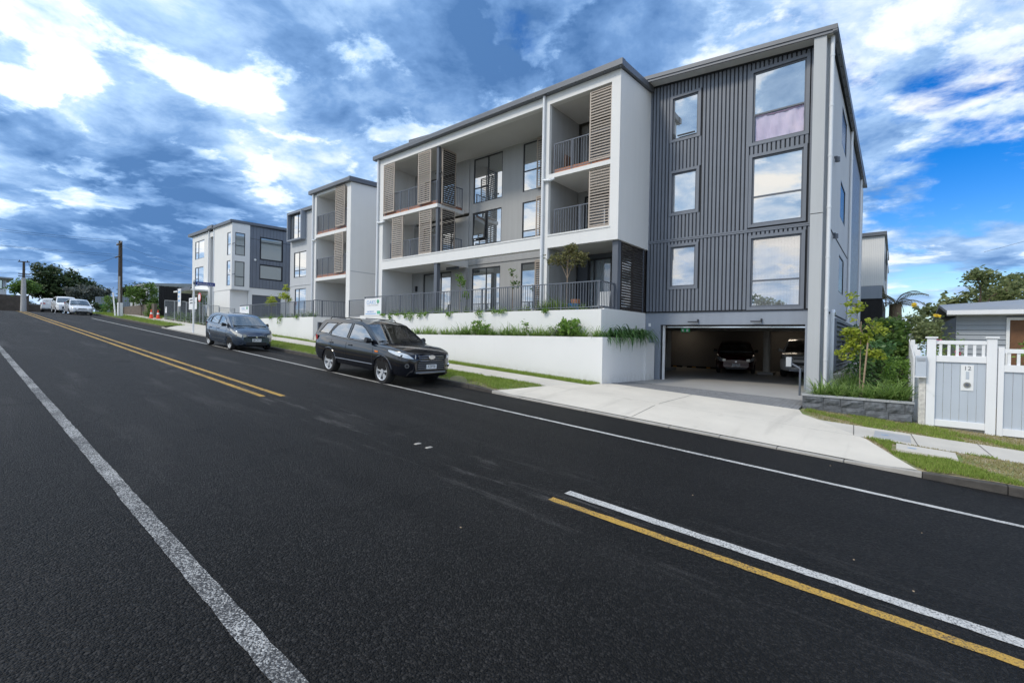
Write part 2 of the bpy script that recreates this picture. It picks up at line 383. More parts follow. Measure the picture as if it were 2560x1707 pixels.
glass('car_glass', .40, (.012, .016, .017))
glass('car_screen', .16, (.04, .055, .05))
def emit(name, col, s):
    m, t, b = newmat(name); e = t.new('ShaderNodeEmission'); e.inputs[0].default_value = c4(col); e.inputs[1].default_value = s
    t.l.new(e.outputs[0], t.n['Material Output'].inputs[0])
emit('lamp_warm', (1, .86, .68), 8.0)
emit('exit_glow', (.03, .30, .12), .25)

# ------------------------------------------------------------------ mesh helpers
ORG = {}
class MB:
    def __init__(s): s.v = []; s.f = []
    def add(s, vs, fs):
        n = len(s.v); s.v += [tuple(p) for p in vs]; s.f += [tuple(i + n for i in f) for f in fs]; return s
    def hexa(s, p):      # bottom ring 0-3, top ring 4-7
        return s.add(p, [(3, 2, 1, 0), (4, 5, 6, 7), (0, 1, 5, 4), (1, 2, 6, 5), (2, 3, 7, 6), (3, 0, 4, 7)])
    def box(s, x0, x1, y0, y1, z0, z1):
        return s.hexa([(x0, y0, z0), (x1, y0, z0), (x1, y1, z0), (x0, y1, z0), (x0, y0, z1), (x1, y0, z1), (x1, y1, z1), (x0, y1, z1)])
    def mbox(s, mp, u0, u1, o0, o1, z0, z1):
        return s.hexa([mp(u0, o0, z0), mp(u1, o0, z0), mp(u1, o1, z0), mp(u0, o1, z0), mp(u0, o0, z1), mp(u1, o0, z1), mp(u1, o1, z1), mp(u0, o1, z1)])
    def quad(s, *p): return s.add(p, [tuple(range(len(p)))])
    def cyl(s, a, b, r, r2=None, n=10, caps=True):
        a = Vector(a); b = Vector(b); r2 = r if r2 is None else r2
        d = (b - a).normalized(); u = d.orthogonal().normalized(); w = d.cross(u)
        vs = []
        for P, R_ in ((a, r), (b, r2)):
            for i in range(n):
                t = 2 * math.pi * i / n; vs.append(P + (u * math.cos(t) + w * math.sin(t)) * R_)
        fs = [(i, (i + 1) % n, n + (i + 1) % n, n + i) for i in range(n)]
        if caps: fs += [tuple(range(n - 1, -1, -1)), tuple(range(n, 2 * n))]
        return s.add(vs, fs)
    def tube(s, pts, r, n=6):
        pts = [Vector(p) for p in pts]; rs = r if isinstance(r, (list, tuple)) else [r] * len(pts)
        rings = []; u = None
        for i, p in enumerate(pts):
            d = (pts[min(i + 1, len(pts) - 1)] - pts[max(i - 1, 0)]).normalized()
            u = d.orthogonal().normalized() if u is None else (u - d * u.dot(d)).normalized()
            w = d.cross(u)
            rings.append([p + (u * math.cos(2 * math.pi * k / n) + w * math.sin(2 * math.pi * k / n)) * rs[i] for k in range(n)])
        vs = [q for rg in rings for q in rg]; fs = []
        for i in range(len(pts) - 1):
            for k in range(n): fs.append((i * n + k, i * n + (k + 1) % n, (i + 1) * n + (k + 1) % n, (i + 1) * n + k))
        fs += [tuple(range(n - 1, -1, -1)), tuple((len(pts) - 1) * n + k for k in range(n))]
        return s.add(vs, fs)
    def prism(s, prof, mp, a, b):     # closed profile [(p,q)...] swept from a to b; mp(p,q,t)
        n = len(prof); vs = [mp(p, q, a) for p, q in prof] + [mp(p, q, b) for p, q in prof]
        fs = [(i, (i + 1) % n, n + (i + 1) % n, n + i) for i in range(n)] + [tuple(range(n - 1, -1, -1)), tuple(range(n, 2 * n))]
        return s.add(vs, fs)
    def wall(s, mp, u0, u1, z0, z1, o0, o1, holes=()):
        """slab between offsets o0 and o1 with rectangular holes (ua,ub,za,zb)"""
        us = sorted({u0, u1, *[min(max(h[i], u0), u1) for h in holes for i in (0, 1)]})
        zs = sorted({z0, z1, *[min(max(h[i], z0), z1) for h in holes for i in (2, 3)]})
        def solid(i, j):
            if i < 0 or j < 0 or i >= len(us) - 1 or j >= len(zs) - 1: return False
            cu, cz = (us[i] + us[i + 1]) / 2, (zs[j] + zs[j + 1]) / 2
            return not any(h[0] < cu < h[1] and h[2] < cz < h[3] for h in holes)
        for i in range(len(us) - 1):
            for j in range(len(zs) - 1):
                if not solid(i, j): continue
                a, b, c, d = us[i], us[i + 1], zs[j], zs[j + 1]
                for o in (o0, o1): s.quad(mp(a, o, c), mp(b, o, c), mp(b, o, d), mp(a, o, d))
                if not solid(i - 1, j): s.quad(mp(a, o0, c), mp(a, o1, c), mp(a, o1, d), mp(a, o0, d))
                if not solid(i + 1, j): s.quad(mp(b, o0, c), mp(b, o1, c), mp(b, o1, d), mp(b, o0, d))
                if not solid(i, j - 1): s.quad(mp(a, o0, c), mp(b, o0, c), mp(b, o1, c), mp(a, o1, c))
                if not solid(i, j + 1): s.quad(mp(a, o0, d), mp(b, o0, d), mp(b, o1, d), mp(a, o1, d))
        return s
    def mesh(s, name, mat, smooth=False, ang=35, off=None):
        me = bpy.data.meshes.new(name)
        vs = s.v if off is None else [(p[0] - off[0], p[1] - off[1], p[2] - off[2]) for p in s.v]
        me.from_pydata(vs, [], s.f)
        if len(s.f) < 6000:
            bm = bmesh.new(); bm.from_mesh(me); bmesh.ops.recalc_face_normals(bm, faces=bm.faces); bm.to_mesh(me); bm.free()
        if mat: me.materials.append(M(mat) if isinstance(mat, str) else mat)
        if smooth:
            me.polygons.foreach_set('use_smooth', [True] * len(me.polygons)); me.set_sharp_from_angle(angle=RAD(ang))
        me.update(); return me
    def build(s, name, mat, parent=None, smooth=False, ang=35, bevel=0):
        off = ORG.get(parent.name, (0, 0, 0)) if parent else (0, 0, 0)
        o = bpy.data.objects.new(name, s.mesh(name, mat, smooth, ang, off)); COL.objects.link(o)
        if parent: o.parent = parent
        ORG[o.name] = off
        if bevel:
            bv = o.modifiers.new('bevel', 'BEVEL'); bv.width = bevel; bv.segments = 2; bv.limit_method = 'ANGLE'; bv.angle_limit = RAD(40)
        return o
def inst(name, me, loc, parent=None, rot=None, scale=None):
    o = bpy.data.objects.new(name, me); COL.objects.link(o)
    off = ORG.get(parent.name, (0, 0, 0)) if parent else (0, 0, 0)
    o.location = Vector(loc) - Vector(off)
    if rot: o.rotation_euler = rot
    if scale: o.scale = scale if isinstance(scale, (tuple, list)) else (scale,) * 3
    if parent: o.parent = parent
    ORG[o.name] = off
    return o
def tag(o, label=None, cat=None, group=None, kind=None):
    if label: o['label'] = label
    if cat: o['category'] = cat
    if group: o['group'] = group
    if kind: o['kind'] = kind
    return o
def thing(name, label, cat, loc=(0, 0, 0), group=None, world=True):
    o = bpy.data.objects.new(name, None); COL.objects.link(o); o.location = loc; o.empty_display_size = .3
    ORG[o.name] = tuple(loc) if world else (0, 0, 0)
    return tag(o, label, cat, group)
def struct(name, mb, mat, label=None, **k):
    o = mb.build(name, mat, None, **k); o['kind'] = 'structure'
    if label: o['label'] = label
    return o
def FY(y): return lambda u, o, z: (u, y - o, z)          # faces the street (-Y)
def FX(x): return lambda u, o, z: (x + o, u, z)          # faces +X
def text(s_, size, mp, mat, parent, name='lettering', align='CENTER', thick=.002, sx=1.0):
    cu = bpy.data.curves.new('t', 'FONT'); cu.body = s_; cu.size = size; cu.align_x = align; cu.align_y = 'CENTER'; cu.resolution_u = 2
    ob = bpy.data.objects.new('t', cu); COL.objects.link(ob)
    dg = bpy.context.evaluated_depsgraph_get(); me0 = bpy.data.meshes.new_from_object(ob.evaluated_get(dg))
    mb = MB(); mb.add([mp(v.co.x * sx, v.co.y) for v in me0.vertices], [tuple(p.vertices) for p in me0.polygons])
    bpy.data.objects.remove(ob); bpy.data.curves.remove(cu); bpy.data.meshes.remove(me0)
    return mb.build(name, mat, parent)

# ------------------------------------------------------------------ ground, road, kerbs, paths
S_ = .0567
def zr(x):               # long profile of the road (the crown), rising to a crest in the west
    if x > 14: return -1.967 - S_ * 14 - (1 - math.exp(-(x - 14) * S_ / 1.5)) * 1.5
    if x > -60: return -1.967 - S_ * x
    t = -60 - x; z0 = -1.967 + S_ * 60
    return z0 + .55 * (1 - math.exp(-t * S_ / .55)) - .012 * max(0, t - 22)
def zroad(x, y): return zr(x) - .03 * max(0, y - 7.8)
def zver(x, y):          # footway side: kerb top up to the path
    return zr(x) + .07 + .05 * min(1, max(0, (y - 9.7) / 1.5))
def sheet(xs, ys, f):
    mb = MB(); n = len(ys)
    mb.v = [(x, y, f(x, y)) for x in xs for y in ys]
    mb.f = [(i * n + j, (i + 1) * n + j, (i + 1) * n + j + 1, i * n + j + 1) for i in range(len(xs) - 1) for j in range(n - 1)]
    return mb
def lin(a, b, n): return [a + (b - a) * i / n for i in range(n + 1)]
def gz(x, y):
    z = zr(x) - .10
    if y > 9.5: z = zr(x) - .13
    if y > 16 and not -43.5 < x < -1.6: z = zr(x) + .1
    if -23.2 < x < -1.62 and 13.6 < y < 37: z = -2.3           # dug out below the building and terraces
    if y < -3: z = zr(x) + .1 + min(1.2, .06 * (-3 - y))
    if y > 40: z += min(0, -.03 * (y - 40))
    return z
xs = lin(-420, -100, 10) + lin(-96, -24, 36) + [-23.21, -23.19] + lin(-22, -2, 10) + [-1.63, -1.61] + lin(0, 30, 15) + lin(40, 400, 9)
ys = lin(-300, -20, 7) + [-10, -3.2, -2.4, -1.2, 4, 9.49, 9.51, 11, 13.55, 13.61, 20, 28, 36.9, 37.1] + lin(45, 400, 9)
struct('ground', sheet(xs, ys, gz), 'grass_ground', 'grassy ground around the street')
RX = lin(-97, -64, 22) + lin(-62, 30, 23)
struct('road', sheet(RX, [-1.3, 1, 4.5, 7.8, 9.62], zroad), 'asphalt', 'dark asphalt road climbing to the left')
# cross street at the crest
struct('cross_street', sheet(lin(-86, -77.5, 4), [-60, -30, -10, -1.29], lambda x, y: zr(x) - .003), 'asphalt', 'side street meeting the road at the crest')
def strip(name, x0, x1, y0, y1, mat, label, lift=.004, n=None, wob=0.0, rag=.006):
    n = n or max(2, int(abs(x1 - x0) / .12)); mb = MB()
    for x in lin(x0, x1, n):
        w = random.uniform(-wob, wob)
        e0, e1 = random.uniform(-1, 1) * rag, random.uniform(-1, 1) * rag
        mb.v += [(x, y0 + w + e0, zroad(x, y0) + lift), (x, y1 + w + e1, zroad(x, y1) + lift)]
    mb.f = [(2 * i, 2 * i + 2, 2 * i + 3, 2 * i + 1) for i in range(n)]
    return struct(name, mb, mat, label)
strip('edge_line', -52, 30, 7.74, 7.84, 'line_white', 'thin white edge line beside the parked cars')
strip('centre_line', -70, -10.55, 4.32, 4.44, 'line_yellow', 'nearer of the double yellow centre lines')
strip('centre_line', -72, -10.4, 4.68, 4.80, 'line_yellow', 'farther of the double yellow centre lines')
strip('centre_line', -2.97, 30, 4.29, 4.40, 'line_yellow', 'single yellow line in the right foreground', wob=.003)
strip('centre_line', -2.95, 30, 4.59, 4.72, 'line_white', 'white centre line beside the yellow one in the right foreground', wob=.003)
strip('edge_line', -62, 30, 1.095, 1.225, 'line_white_worn', 'worn white line in the left foreground')
# road studs
for x, lab in ((-5.62, 'left of the two small white road studs'), (-5.36, 'right of the two small white road studs')):
    mb = MB(); mb.hexa([(x - .03, 4.55, zr(x) + .002), (x + .03, 4.55, zr(x) + .002), (x + .03, 4.66, zr(x) + .002), (x - .03, 4.66, zr(x) + .002),
                        (x - .02, 4.565, zr(x) + .014), (x + .02, 4.565, zr(x) + .014), (x + .02, 4.645, zr(x) + .014), (x - .02, 4.645, zr(x) + .014)])
    tag(mb.build('road_stud', 'kerb_new'), lab, 'road stud', 'road studs')

# kerb: dropped across the two driveways
def kerb_top(x):
    def dip(a, b, r=.7):
        t0 = min(1, max(0, (x - a + r) / r)); t1 = min(1, max(0, (b + r - x) / r)); return min(t0, t1)
    k = max(dip(-8.3, .0), dip(-39.0, -30.6, 1.0))
    return zver(x, 9.6) * (1 - k) + (zroad(x, 9.6) + .035) * k
def kerb(name, xa, xb, mat, label, dx=1.0):
    n = max(1, round((xb - xa) / dx)); root = None; mb = MB()
    for i in range(n):
        a, b = xa + (xb - xa) * i / n, xa + (xb - xa) * (i + 1) / n
        j = random.uniform(-.006, .006); g = .004
        za, zb = kerb_top(a), kerb_top(b); ra, rb = zroad(a, 9.6) - .12, zroad(b, 9.6) - .12
        mb.hexa([(a + g, 9.585 + j, ra), (b - g, 9.585 + j, rb), (b - g, 9.74, rb), (a + g, 9.74, ra),
                 (a + g, 9.605 + j, za), (b - g, 9.605 + j, zb), (b - g, 9.74, zb), (a + g, 9.74, za)])
    o = mb.build(name, mat, bevel=.012); o['kind'] = 'structure'; o['label'] = label
kerb('kerb', -76, -39.6, 'kerb_stone', 'kerb along the far grass verge', 2)
kerb('kerb', -39.6, -30.0, 'kerb_new', 'low concrete kerb across the lane entrance')
kerb('kerb', -30.0, -8.6, 'kerb_stone', 'dark stained stone kerb behind the parked cars', .9)
kerb('kerb', -8.6, .35, 'kerb_new', 'low concrete kerb across the garage driveway')
kerb('kerb', .35, 26, 'kerb_stone', 'dark stone kerb at the right edge', .9)
mb = sheet(RX, [-1.5, -1.32], lambda x, y: zr(x) + .1); struct('kerb', mb, 'kerb_stone', 'kerb on the near side behind the viewer')

# verge, footpath
def zfoot(x, y):         # any point of the footway: from the (dropped or full) kerb up to the path
    k = kerb_top(x)
    return k + (zver(x, 11.3) - k) * min(1, max(0, (y - 9.75) / 1.55)) if y < 11.3 else zver(x, y)
def zdrive(x, y):
    base = zfoot(x, y) + .008
    if y > 13.5:
        k = min(1, (y - 13.5) / 4.1); return base * (1 - k) + (-1.522) * k
    return base
def quadsheet(name, rows, f, mat, label, nx=14):
    """rows: (y, x_left, x_right)"""
    mb = MB(); k = nx + 1
    for y, a, b in rows:
        for x in lin(a, b, nx): mb.v.append((x, y, f(x, y)))
    for i in range(len(rows) - 1):
        for j in range(nx): mb.f.append((i * k + j, i * k + j + 1, (i + 1) * k + j + 1, (i + 1) * k + j))
    return struct(name, mb, mat, label, smooth=True, ang=60)
quadsheet('grass_verge', [(9.74, -30.3, -8.4), (10.4, -29.9, -8.2), (11.32, -29.2, -7.7)], lambda x, y: zfoot(x, y), 'grass_ground', 'grass verge between kerb and footpath behind the cars', 24)
quadsheet('grass_verge', [(9.74, .1, 26), (10.4, -.15, 26), (11.5, -.65, 26)], lambda x, y: zfoot(x, y), 'grass_ground', 'patchy grass verge at the right edge', 24)
quadsheet('grass_verge', [(9.74, -76, -40), (10.6, -76, -40.6), (11.3, -76, -41.5)], lambda x, y: zfoot(x, y), 'grass_ground', 'far grass verge below the power pole', 24)
quadsheet('grass_strip', [(12.76, -26.0, -7.3), (13.47, -26.0, -7.2)], lambda x, y: zver(x, y) + .003, 'grass_ground', 'grass strip at the foot of the white wall', 24)
quadsheet('grass_strip', [(12.9, -1.6, 26), (13.7, -2.0, 26), (14.62, -1.93, 26), (15.6, -1.93, 26)], lambda x, y: zver(x, y) + .0, 'grass_ground', 'grass strip below the white gate', 24)
quadsheet('grass_strip', [(12.9, -76, -43), (14.9, -76, -43), (40, -76, -53)], lambda x, y: zver(x, y) + .003 + max(0, y - 13) * .02, 'grass_ground', 'sloping grass behind the far footpath', 24)
quadsheet('footpath', [(11.3, -29.4, -7.95), (12.78, -28, -7.45)], lambda x, y: zver(x, y) + .006, 'concrete_path', 'concrete footpath past the white wall', 24)
quadsheet('footpath', [(11.47, -.7, 26), (12.93, -1.7, 26)], lambda x, y: zver(x, y) + .003, 'concrete_path', 'concrete footpath at the right edge', 24)
quadsheet('footpath', [(11.3, -76, -41.5), (12.9, -76, -42)], lambda x, y: zver(x, y) + .006, 'concrete_path', 'footpath climbing past the traffic cones', 24)
quadsheet('driveway', [(9.75, -8.55, .3), (10.4, -8.35, .02), (11.3, -7.95, -.42), (12.1, -7.7, -.95), (12.9, -7.45, -1.35), (13.45, -7.32, -1.75), (14.0, -7.28, -1.9)], zdrive, 'concrete', 'pale concrete driveway apron', 16)
quadsheet('driveway', [(9.75, -39.2, -30.2), (11.3, -41.4, -29.4), (12.9, -42, -37.2), (24, -42.3, -37.2)], lambda x, y: zdrive(x, y) if y < 13 else zver(x, y) + .004, 'concrete_path', 'concrete lane entrance by the street sign', 16)
quadsheet('garage_forecourt', [(15.55, -7.28, -1.93), (16.5, -7.28, -1.93), (17.6, -7.28, -2.2), (17.82, -7.28, -2.2)], zdrive, 'concrete_garage', 'smooth concrete in front of the garage opening', 10)
mb = sheet(lin(-7.28, -1.92, 8), [14.0, 14.8, 15.56], lambda x, y: zdrive(x, y) - .016); struct('paver_bed', mb, 'joint', 'dark jointing bed under the pavers')
# small pavers in a band across the driveway
mb = MB(); nx_ = 27; ny_ = 15
for j in range(ny_):
    for i in range(-1, nx_ + 1):
        x0 = -7.27 + (i + (.5 if j % 2 else 0)) * .2; x1 = x0 + .19; y0 = 14.01 + j * .103; y1 = y0 + .096
        x0 = max(x0, -7.27); x1 = min(x1, -1.93)
        if x1 - x0 < .03: continue
        h = random.uniform(-.003, .003)
        mb.hexa([(x0, y0, zdrive(x0, y0) - .03), (x1, y0, zdrive(x1, y0) - .03), (x1, y1, zdrive(x1, y1) - .03), (x0, y1, zdrive(x0, y1) - .03),
                 (x0 + .006, y0 + .006, zdrive(x0, y0) + h), (x1 - .006, y0 + .006, zdrive(x1, y0) + h), (x1 - .006, y1 - .006, zdrive(x1, y1) + h), (x0 + .006, y1 - .006, zdrive(x0, y1) + h)])
tag(mb.build('pavers', 'paver'), 'band of small grey pavers across the driveway', 'pavers', kind='stuff')
# saw-cut joints in the concrete
def cut(p, q, f, parent_label, w=.012):
    p = Vector(p); q = Vector(q); d = (q - p).normalized(); nrm = Vector((-d.y, d.x)) * w / 2; mb = MB(); n = 10
    for i in range(n + 1):
        c = p + (q - p) * i / n
        for s in (-1, 1): e = c + nrm * s; mb.v.append((e.x, e.y, f(e.x, e.y) + .004))
    mb.f = [(2 * i, 2 * i + 2, 2 * i + 3, 2 * i + 1) for i in range(n)]
    struct('expansion_joint', mb, 'joint', parent_label)
cut((-4.55, 9.8), (-4.6, 13.98), zdrive, 'joint across the driveway apron')
cut((-7.9, 11.32), (-.45, 11.45), zdrive, 'joint along the driveway apron', .006)
fpz = lambda x, y: zver(x, y) + .006
for x in (-.62, .35, 1.35, 2.6): cut((x, 11.5), (x - .08, 12.9), fpz, 'joint across the right footpath at x %.1f' % x if False else 'joint across the footpath below the gate')
for x in (-9.4, -11, -12.6, -14.2, -15.8, -17.4, -19, -20.6, -22.2, -23.8): cut((x, 11.32), (x, 12.76), fpz, 'joint across the footpath past the white wall', .008)
# service covers
def cover(name, x0, x1, y0, y1, mat, lab, lift):
    mb = MB(); f = lambda x, y: zver(x, y) + lift
    mb.hexa([(x, y, f(x, y) - .05) for x, y in ((x0, y0), (x1, y0), (x1, y1), (x0, y1))] + [(x, y, f(x, y)) for x, y in ((x0 + .006, y0 + .006), (x1 - .006, y0 + .006), (x1 - .006, y1 - .006), (x0 + .006, y1 - .006))])
    r = thing(name, lab, 'cover', ((x0 + x1) / 2, (y0 + y1) / 2, f(x0, y0)))
    mb.build('lid', mat, r); mb = MB(); cx = x0 + .2 * (x1 - x0); cy = (y0 + y1) / 2
    z = f(cx, cy) + .001; mb.hexa([(cx, cy - .02, z), (cx + .12, cy - .02, z), (cx + .12, cy + .01, z), (cx, cy + .01, z), (cx, cy - .02, z + .003), (cx + .12, cy - .02, z + .003), (cx + .12, cy + .01, z + .003), (cx, cy + .01, z + .003)])
    mb.build('badge', 'sign_pale_blue', r)
cover('service_cover', .03, .84, 10.74, 11.26, 'concrete_path', 'pale concrete service cover lying in the patchy grass', .03)
cover('service_cover', -.32, .26, 11.7, 12.55, 'block_cap', 'grey service cover set flush in the footpath', .012)

# ------------------------------------------------------------------ windows, louvres, railings (parts of buildings)
def window(parent, mp, u0, u1, z0, z1, rec=.07, fw=.05, mull=(), trans=(), gm='glass_mirror', fm='frame_dark', name='window', sash=(), gl_off=0.0):
    """frame part with one pane sub-part per light. mull: u of uprights; trans: (ua,ub,z)"""
    mb = MB(); a, b = -rec, -rec + .05
    mb.mbox(mp, u0, u0 + fw, a, b, z0, z1); mb.mbox(mp, u1 - fw, u1, a, b, z0, z1)
    mb.mbox(mp, u0 + fw, u1 - fw, a, b, z0, z0 + fw); mb.mbox(mp, u0 + fw, u1 - fw, a, b, z1 - fw, z1)
    for u in mull: mb.mbox(mp, u - fw / 2, u + fw / 2, a, b, z0 + fw, z1 - fw)
    for ua, ub, z in trans: mb.mbox(mp, ua, ub, a + .002, b - .002, z - fw / 2, z + fw / 2)
    fo = mb.build(name, fm, parent)
    cols = [u0 + fw] + [x for u in sorted(mull) for x in (u - fw / 2, u + fw / 2)] + [u1 - fw]
    for i in range(0, len(cols), 2):
        ua, ub = cols[i], cols[i + 1]
        zs = [z0 + fw]
        for ta, tb, z in sorted(trans, key=lambda q: q[2]):
            if ta < (ua + ub) / 2 < tb: zs += [z - fw / 2, z + fw / 2]
        zs.append(z1 - fw)
        for j in range(0, len(zs), 2):
            p = MB().mbox(mp, ua - .004, ub + .004, a + .012 + gl_off, a + .024 + gl_off, zs[j] - .004, zs[j + 1] + .004)
            p.build('pane', gm[j // 2 % len(gm)] if isinstance(gm, (list, tuple)) else gm, fo)
    return fo
SLAT = {}
def louvre(parent, mp, u0, u1, z0, z1, o, mat='louvre_tan', pitch=.104, th=.045, sw=.05, tilt=.035, mids=(), name='louvre_panel', fmat=None):
    mb = MB(); h = th / 2
    mb.mbox(mp, u0, u0 + sw, o - h, o + h, z0, z1); mb.mbox(mp, u1 - sw, u1, o - h, o + h, z0, z1)
    for u in mids: mb.mbox(mp, u - sw / 2, u + sw / 2, o - h, o + h, z0 + sw, z1 - sw)
    mb.mbox(mp, u0 + sw, u1 - sw, o - h + .003, o + h - .003, z0, z0 + sw); mb.mbox(mp, u0 + sw, u1 - sw, o - h + .003, o + h - .003, z1 - sw, z1)
    fr = mb.build(name, fmat or mat, parent)
    n = max(1, round((z1 - z0 - 2 * sw) / pitch)); dz = (z1 - z0 - 2 * sw) / n
    L = (u1 - u0 - 2 * sw) / 2; c = mp(0, 0, 0); key = (round(L, 3), tuple(round(q, 2) for q in (Vector(mp(1, 0, 0)) - Vector(c))), mat, round(dz, 3))
    if key not in SLAT:
        q = lambda u, oo, z: tuple(Vector(mp(u, oo, z)) - Vector(c))
        s = MB(); t2 = dz * (.82 if mat == 'louvre_brown' else .5)
        s.hexa([q(-L, h - .004, -t2 * .58), q(L, h - .004, -t2 * .58), q(L, -h + .004, -t2 * .25), q(-L, -h + .004, -t2 * .25),
                q(-L, h - .004, t2 * .24), q(L, h - .004, t2 * .24), q(L, -h + .004, t2 * .05), q(-L, -h + .004, t2 * .05)])
        SLAT[key] = s.mesh('slat', mat)
    for i in range(n):
        inst('slat', SLAT[key], mp((u0 + u1) / 2, o, z0 + sw + dz * (i + .5)), fr)
    return fr
BAL = {}
def railing(parent, mp, u0, u1, z0, z1, o, posts=None, pitch=.112, mat='rail_metal', name='railing', toe=None):
    mb = MB(); posts = posts if posts is not None else [u0, u1]
    mb.mbox(mp, u0, u1, o - .022, o + .022, z1 - .035, z1)
    mb.mbox(mp, u0, u1, o - .014, o + .014, z0 + .09, z0 + .12)
    for u in posts: mb.mbox(mp, u - .02, u + .02, o - .018, o + .018, z0, z1 - .035)
    r = mb.build(name, mat, parent)
    hgt = z1 - .035 - z0 - .12; key = (round(hgt, 3), mat)
    if key not in BAL: BAL[key] = MB().box(-.009, .009, -.009, .009, -hgt / 2, hgt / 2).mesh('baluster', mat)
    n = max(1, round((u1 - u0) / pitch))
    for i in range(1, n):
        u = u0 + (u1 - u0) * i / n
        if any(abs(u - p) < .035 for p in posts): continue
        inst('baluster', BAL[key], mp(u, o, z0 + .12 + hgt / 2), r)
    if toe: MB().mbox(mp, u0, u1, o - .01, o + .006, z0 - .0, z0 + toe).build('toe_board', 'terracotta', r)
    return r
def pipe(parent, pts, r=.05, mat='pipe_white', joints=(), name='downpipe'):
    mb = MB().tube(pts, r, 12); o = mb.build(name, mat, parent, smooth=True)
    p0 = Vector(pts[0])
    for z in joints: MB().cyl((p0.x, p0.y, z - .03), (p0.x, p0.y, z + .03), r * 1.14, n=12).build('collar', mat, o, smooth=True)
    return o

# ------------------------------------------------------------------ main apartment building
B = thing('apartment_building', 'large three-storey block with white balcony wing and dark ribbed wing over the garage opening', 'building', (-12, 17.8, -1.52))
fw_, fr_, fd_ = FY(15.15), FY(17.35), FY(17.8)
def part(name, mat, parent, *boxes, **k):
    mb = MB()
    for b in boxes: mb.box(*b)
    return mb.build(name, mat, parent, **k)
# white wing: left wall, fascia, pillar, right wall
part('side_wall', 'white_render', B, (-22.3, -21.75, 15.15, 27, -1.4, 9.6))
mb = MB().box(-21.75, -8.05, 15.15, 15.42, 9.25, 9.6); mb.build('fascia', 'white_render', B)
mb = MB(); mb.hexa([(-8.05, 15.15, 3.58), (-7.7, 15.15, 3.58), (-7.7, 17.8, 3.58), (-8.05, 17.8, 3.58), (-8.05, 15.15, 9.6), (-7.7, 15.15, 9.6), (-7.7, 17.8, 9.8), (-8.05, 17.8, 9.8)])
mb.build('side_wall', 'white_render', B)
part('pillar', 'white_render', B, (-11.1, -10.75, 15.15, 15.3, .9, 9.25))
part('bay_wall', 'grey_wall', B, (-11.1, -10.75, 15.3, 17.35, .9, 9.25))
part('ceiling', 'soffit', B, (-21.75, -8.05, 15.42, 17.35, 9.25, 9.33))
# front beam with its capping
part('beam', 'white_render', B, (-21.75, -11.1, 15.15, 15.42, 3.58, 4.04)); part('beam', 'white_render', B, (-10.75, -8.05, 15.15, 15.42, 3.58, 4.04))
part('beam_cap', 'white_render', B, (-21.75, -11.1, 15.125, 15.425, 4.043, 4.1)); part('beam_cap', 'white_render', B, (-10.75, -8.02, 15.125, 15.425, 4.043, 4.1))
part('balcony_slab', 'white_render', B, (-21.75, -17.33, 15.42, 17.35, 3.6, 3.95))
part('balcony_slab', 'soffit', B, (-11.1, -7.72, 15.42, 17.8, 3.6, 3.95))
part('balcony_slab', 'white_render', B, (-21.75, -17.33, 15.15, 16.95, 6.3, 6.47))
part('balcony_slab', 'white_render', B, (-10.75, -8.05, 15.15, 17.5, 6.32, 6.48))
part('slab_lip', 'trim_dark', B, (-18.2, -17.3, 16.6, 16.66, 3.45, 3.6))
# recessed grey wall with window openings
H1 = [(-17.05, -15.08, 6.88, 9.17), (-17.07, -15.1, 4.7, 6.41), (-13.8, -12.0, 6.9, 9.17), (-13.8, -12.0, 4.72, 6.41), (-17.06, -15.12, .95, 3.54), (-13.82, -12.0, .95, 3.54)]
MB().wall(fr_, -17.33, -11.1, .7, 9.25, 0, -.2, H1).build('recessed_wall', 'grey_wall', B)
part('string_course', 'grey_wall', B, (-17.33, -11.1, 17.31, 17.35, 3.72, 3.80))
w = window(B, fr_, -17.05, -15.08, 6.88, 9.17, mull=(-16.05,), trans=((-17, -16.05, 7.66),), gm=['glass_mirror'])
window(B, fr_, -17.07, -15.1, 4.7, 6.41, mull=(-16.07,), trans=((-17.05, -16.07, 4.98),))
window(B, fr_, -13.8, -12.0, 6.9, 9.17, mull=(), trans=((-13.8, -12, 7.86),))
window(B, fr_, -13.8, -12.0, 4.72, 6.41, trans=((-13.8, -12, 5.05),))
window(B, fr_, -17.06, -15.12, .95, 3.54, mull=(-16.08,), name='glazed_door', gm='glass_half')
window(B, fr_, -13.82, -12.0, .95, 3.54, mull=(-12.9,), name='glazed_door', gm='glass_half')
# open sash of the middle window
mb = MB()
for (a, b_, c, d) in ((-16.98, -16.13, 5.02, 5.07), (-16.98, -16.13, 6.3, 6.35), (-16.98, -16.93, 5.07, 6.3), (-16.18, -16.13, 5.07, 6.3)):
    mb.hexa([(a, 17.36 - (6.35 - c) * .09, c), (b_, 17.36 - (6.35 - c) * .09, c), (b_, 17.40 - (6.35 - c) * .09, c), (a, 17.40 - (6.35 - c) * .09, c),
             (a, 17.36 - (6.35 - d) * .09, d), (b_, 17.36 - (6.35 - d) * .09, d), (b_, 17.40 - (6.35 - d) * .09, d), (a, 17.40 - (6.35 - d) * .09, d)])
so = mb.build('open_sash', 'frame_dark', B)
mb = MB(); f_ = lambda z: 17.375 - (6.35 - z) * .09
mb.hexa([(-16.93, f_(5.07), 5.07), (-16.18, f_(5.07), 5.07), (-16.18, f_(5.07) + .01, 5.07), (-16.93, f_(5.07) + .01, 5.07), (-16.93, f_(6.3), 6.3), (-16.18, f_(6.3), 6.3), (-16.18, f_(6.3) + .01, 6.3), (-16.93, f_(6.3) + .01, 6.3)])
mb.build('pane', 'glass_half', so)
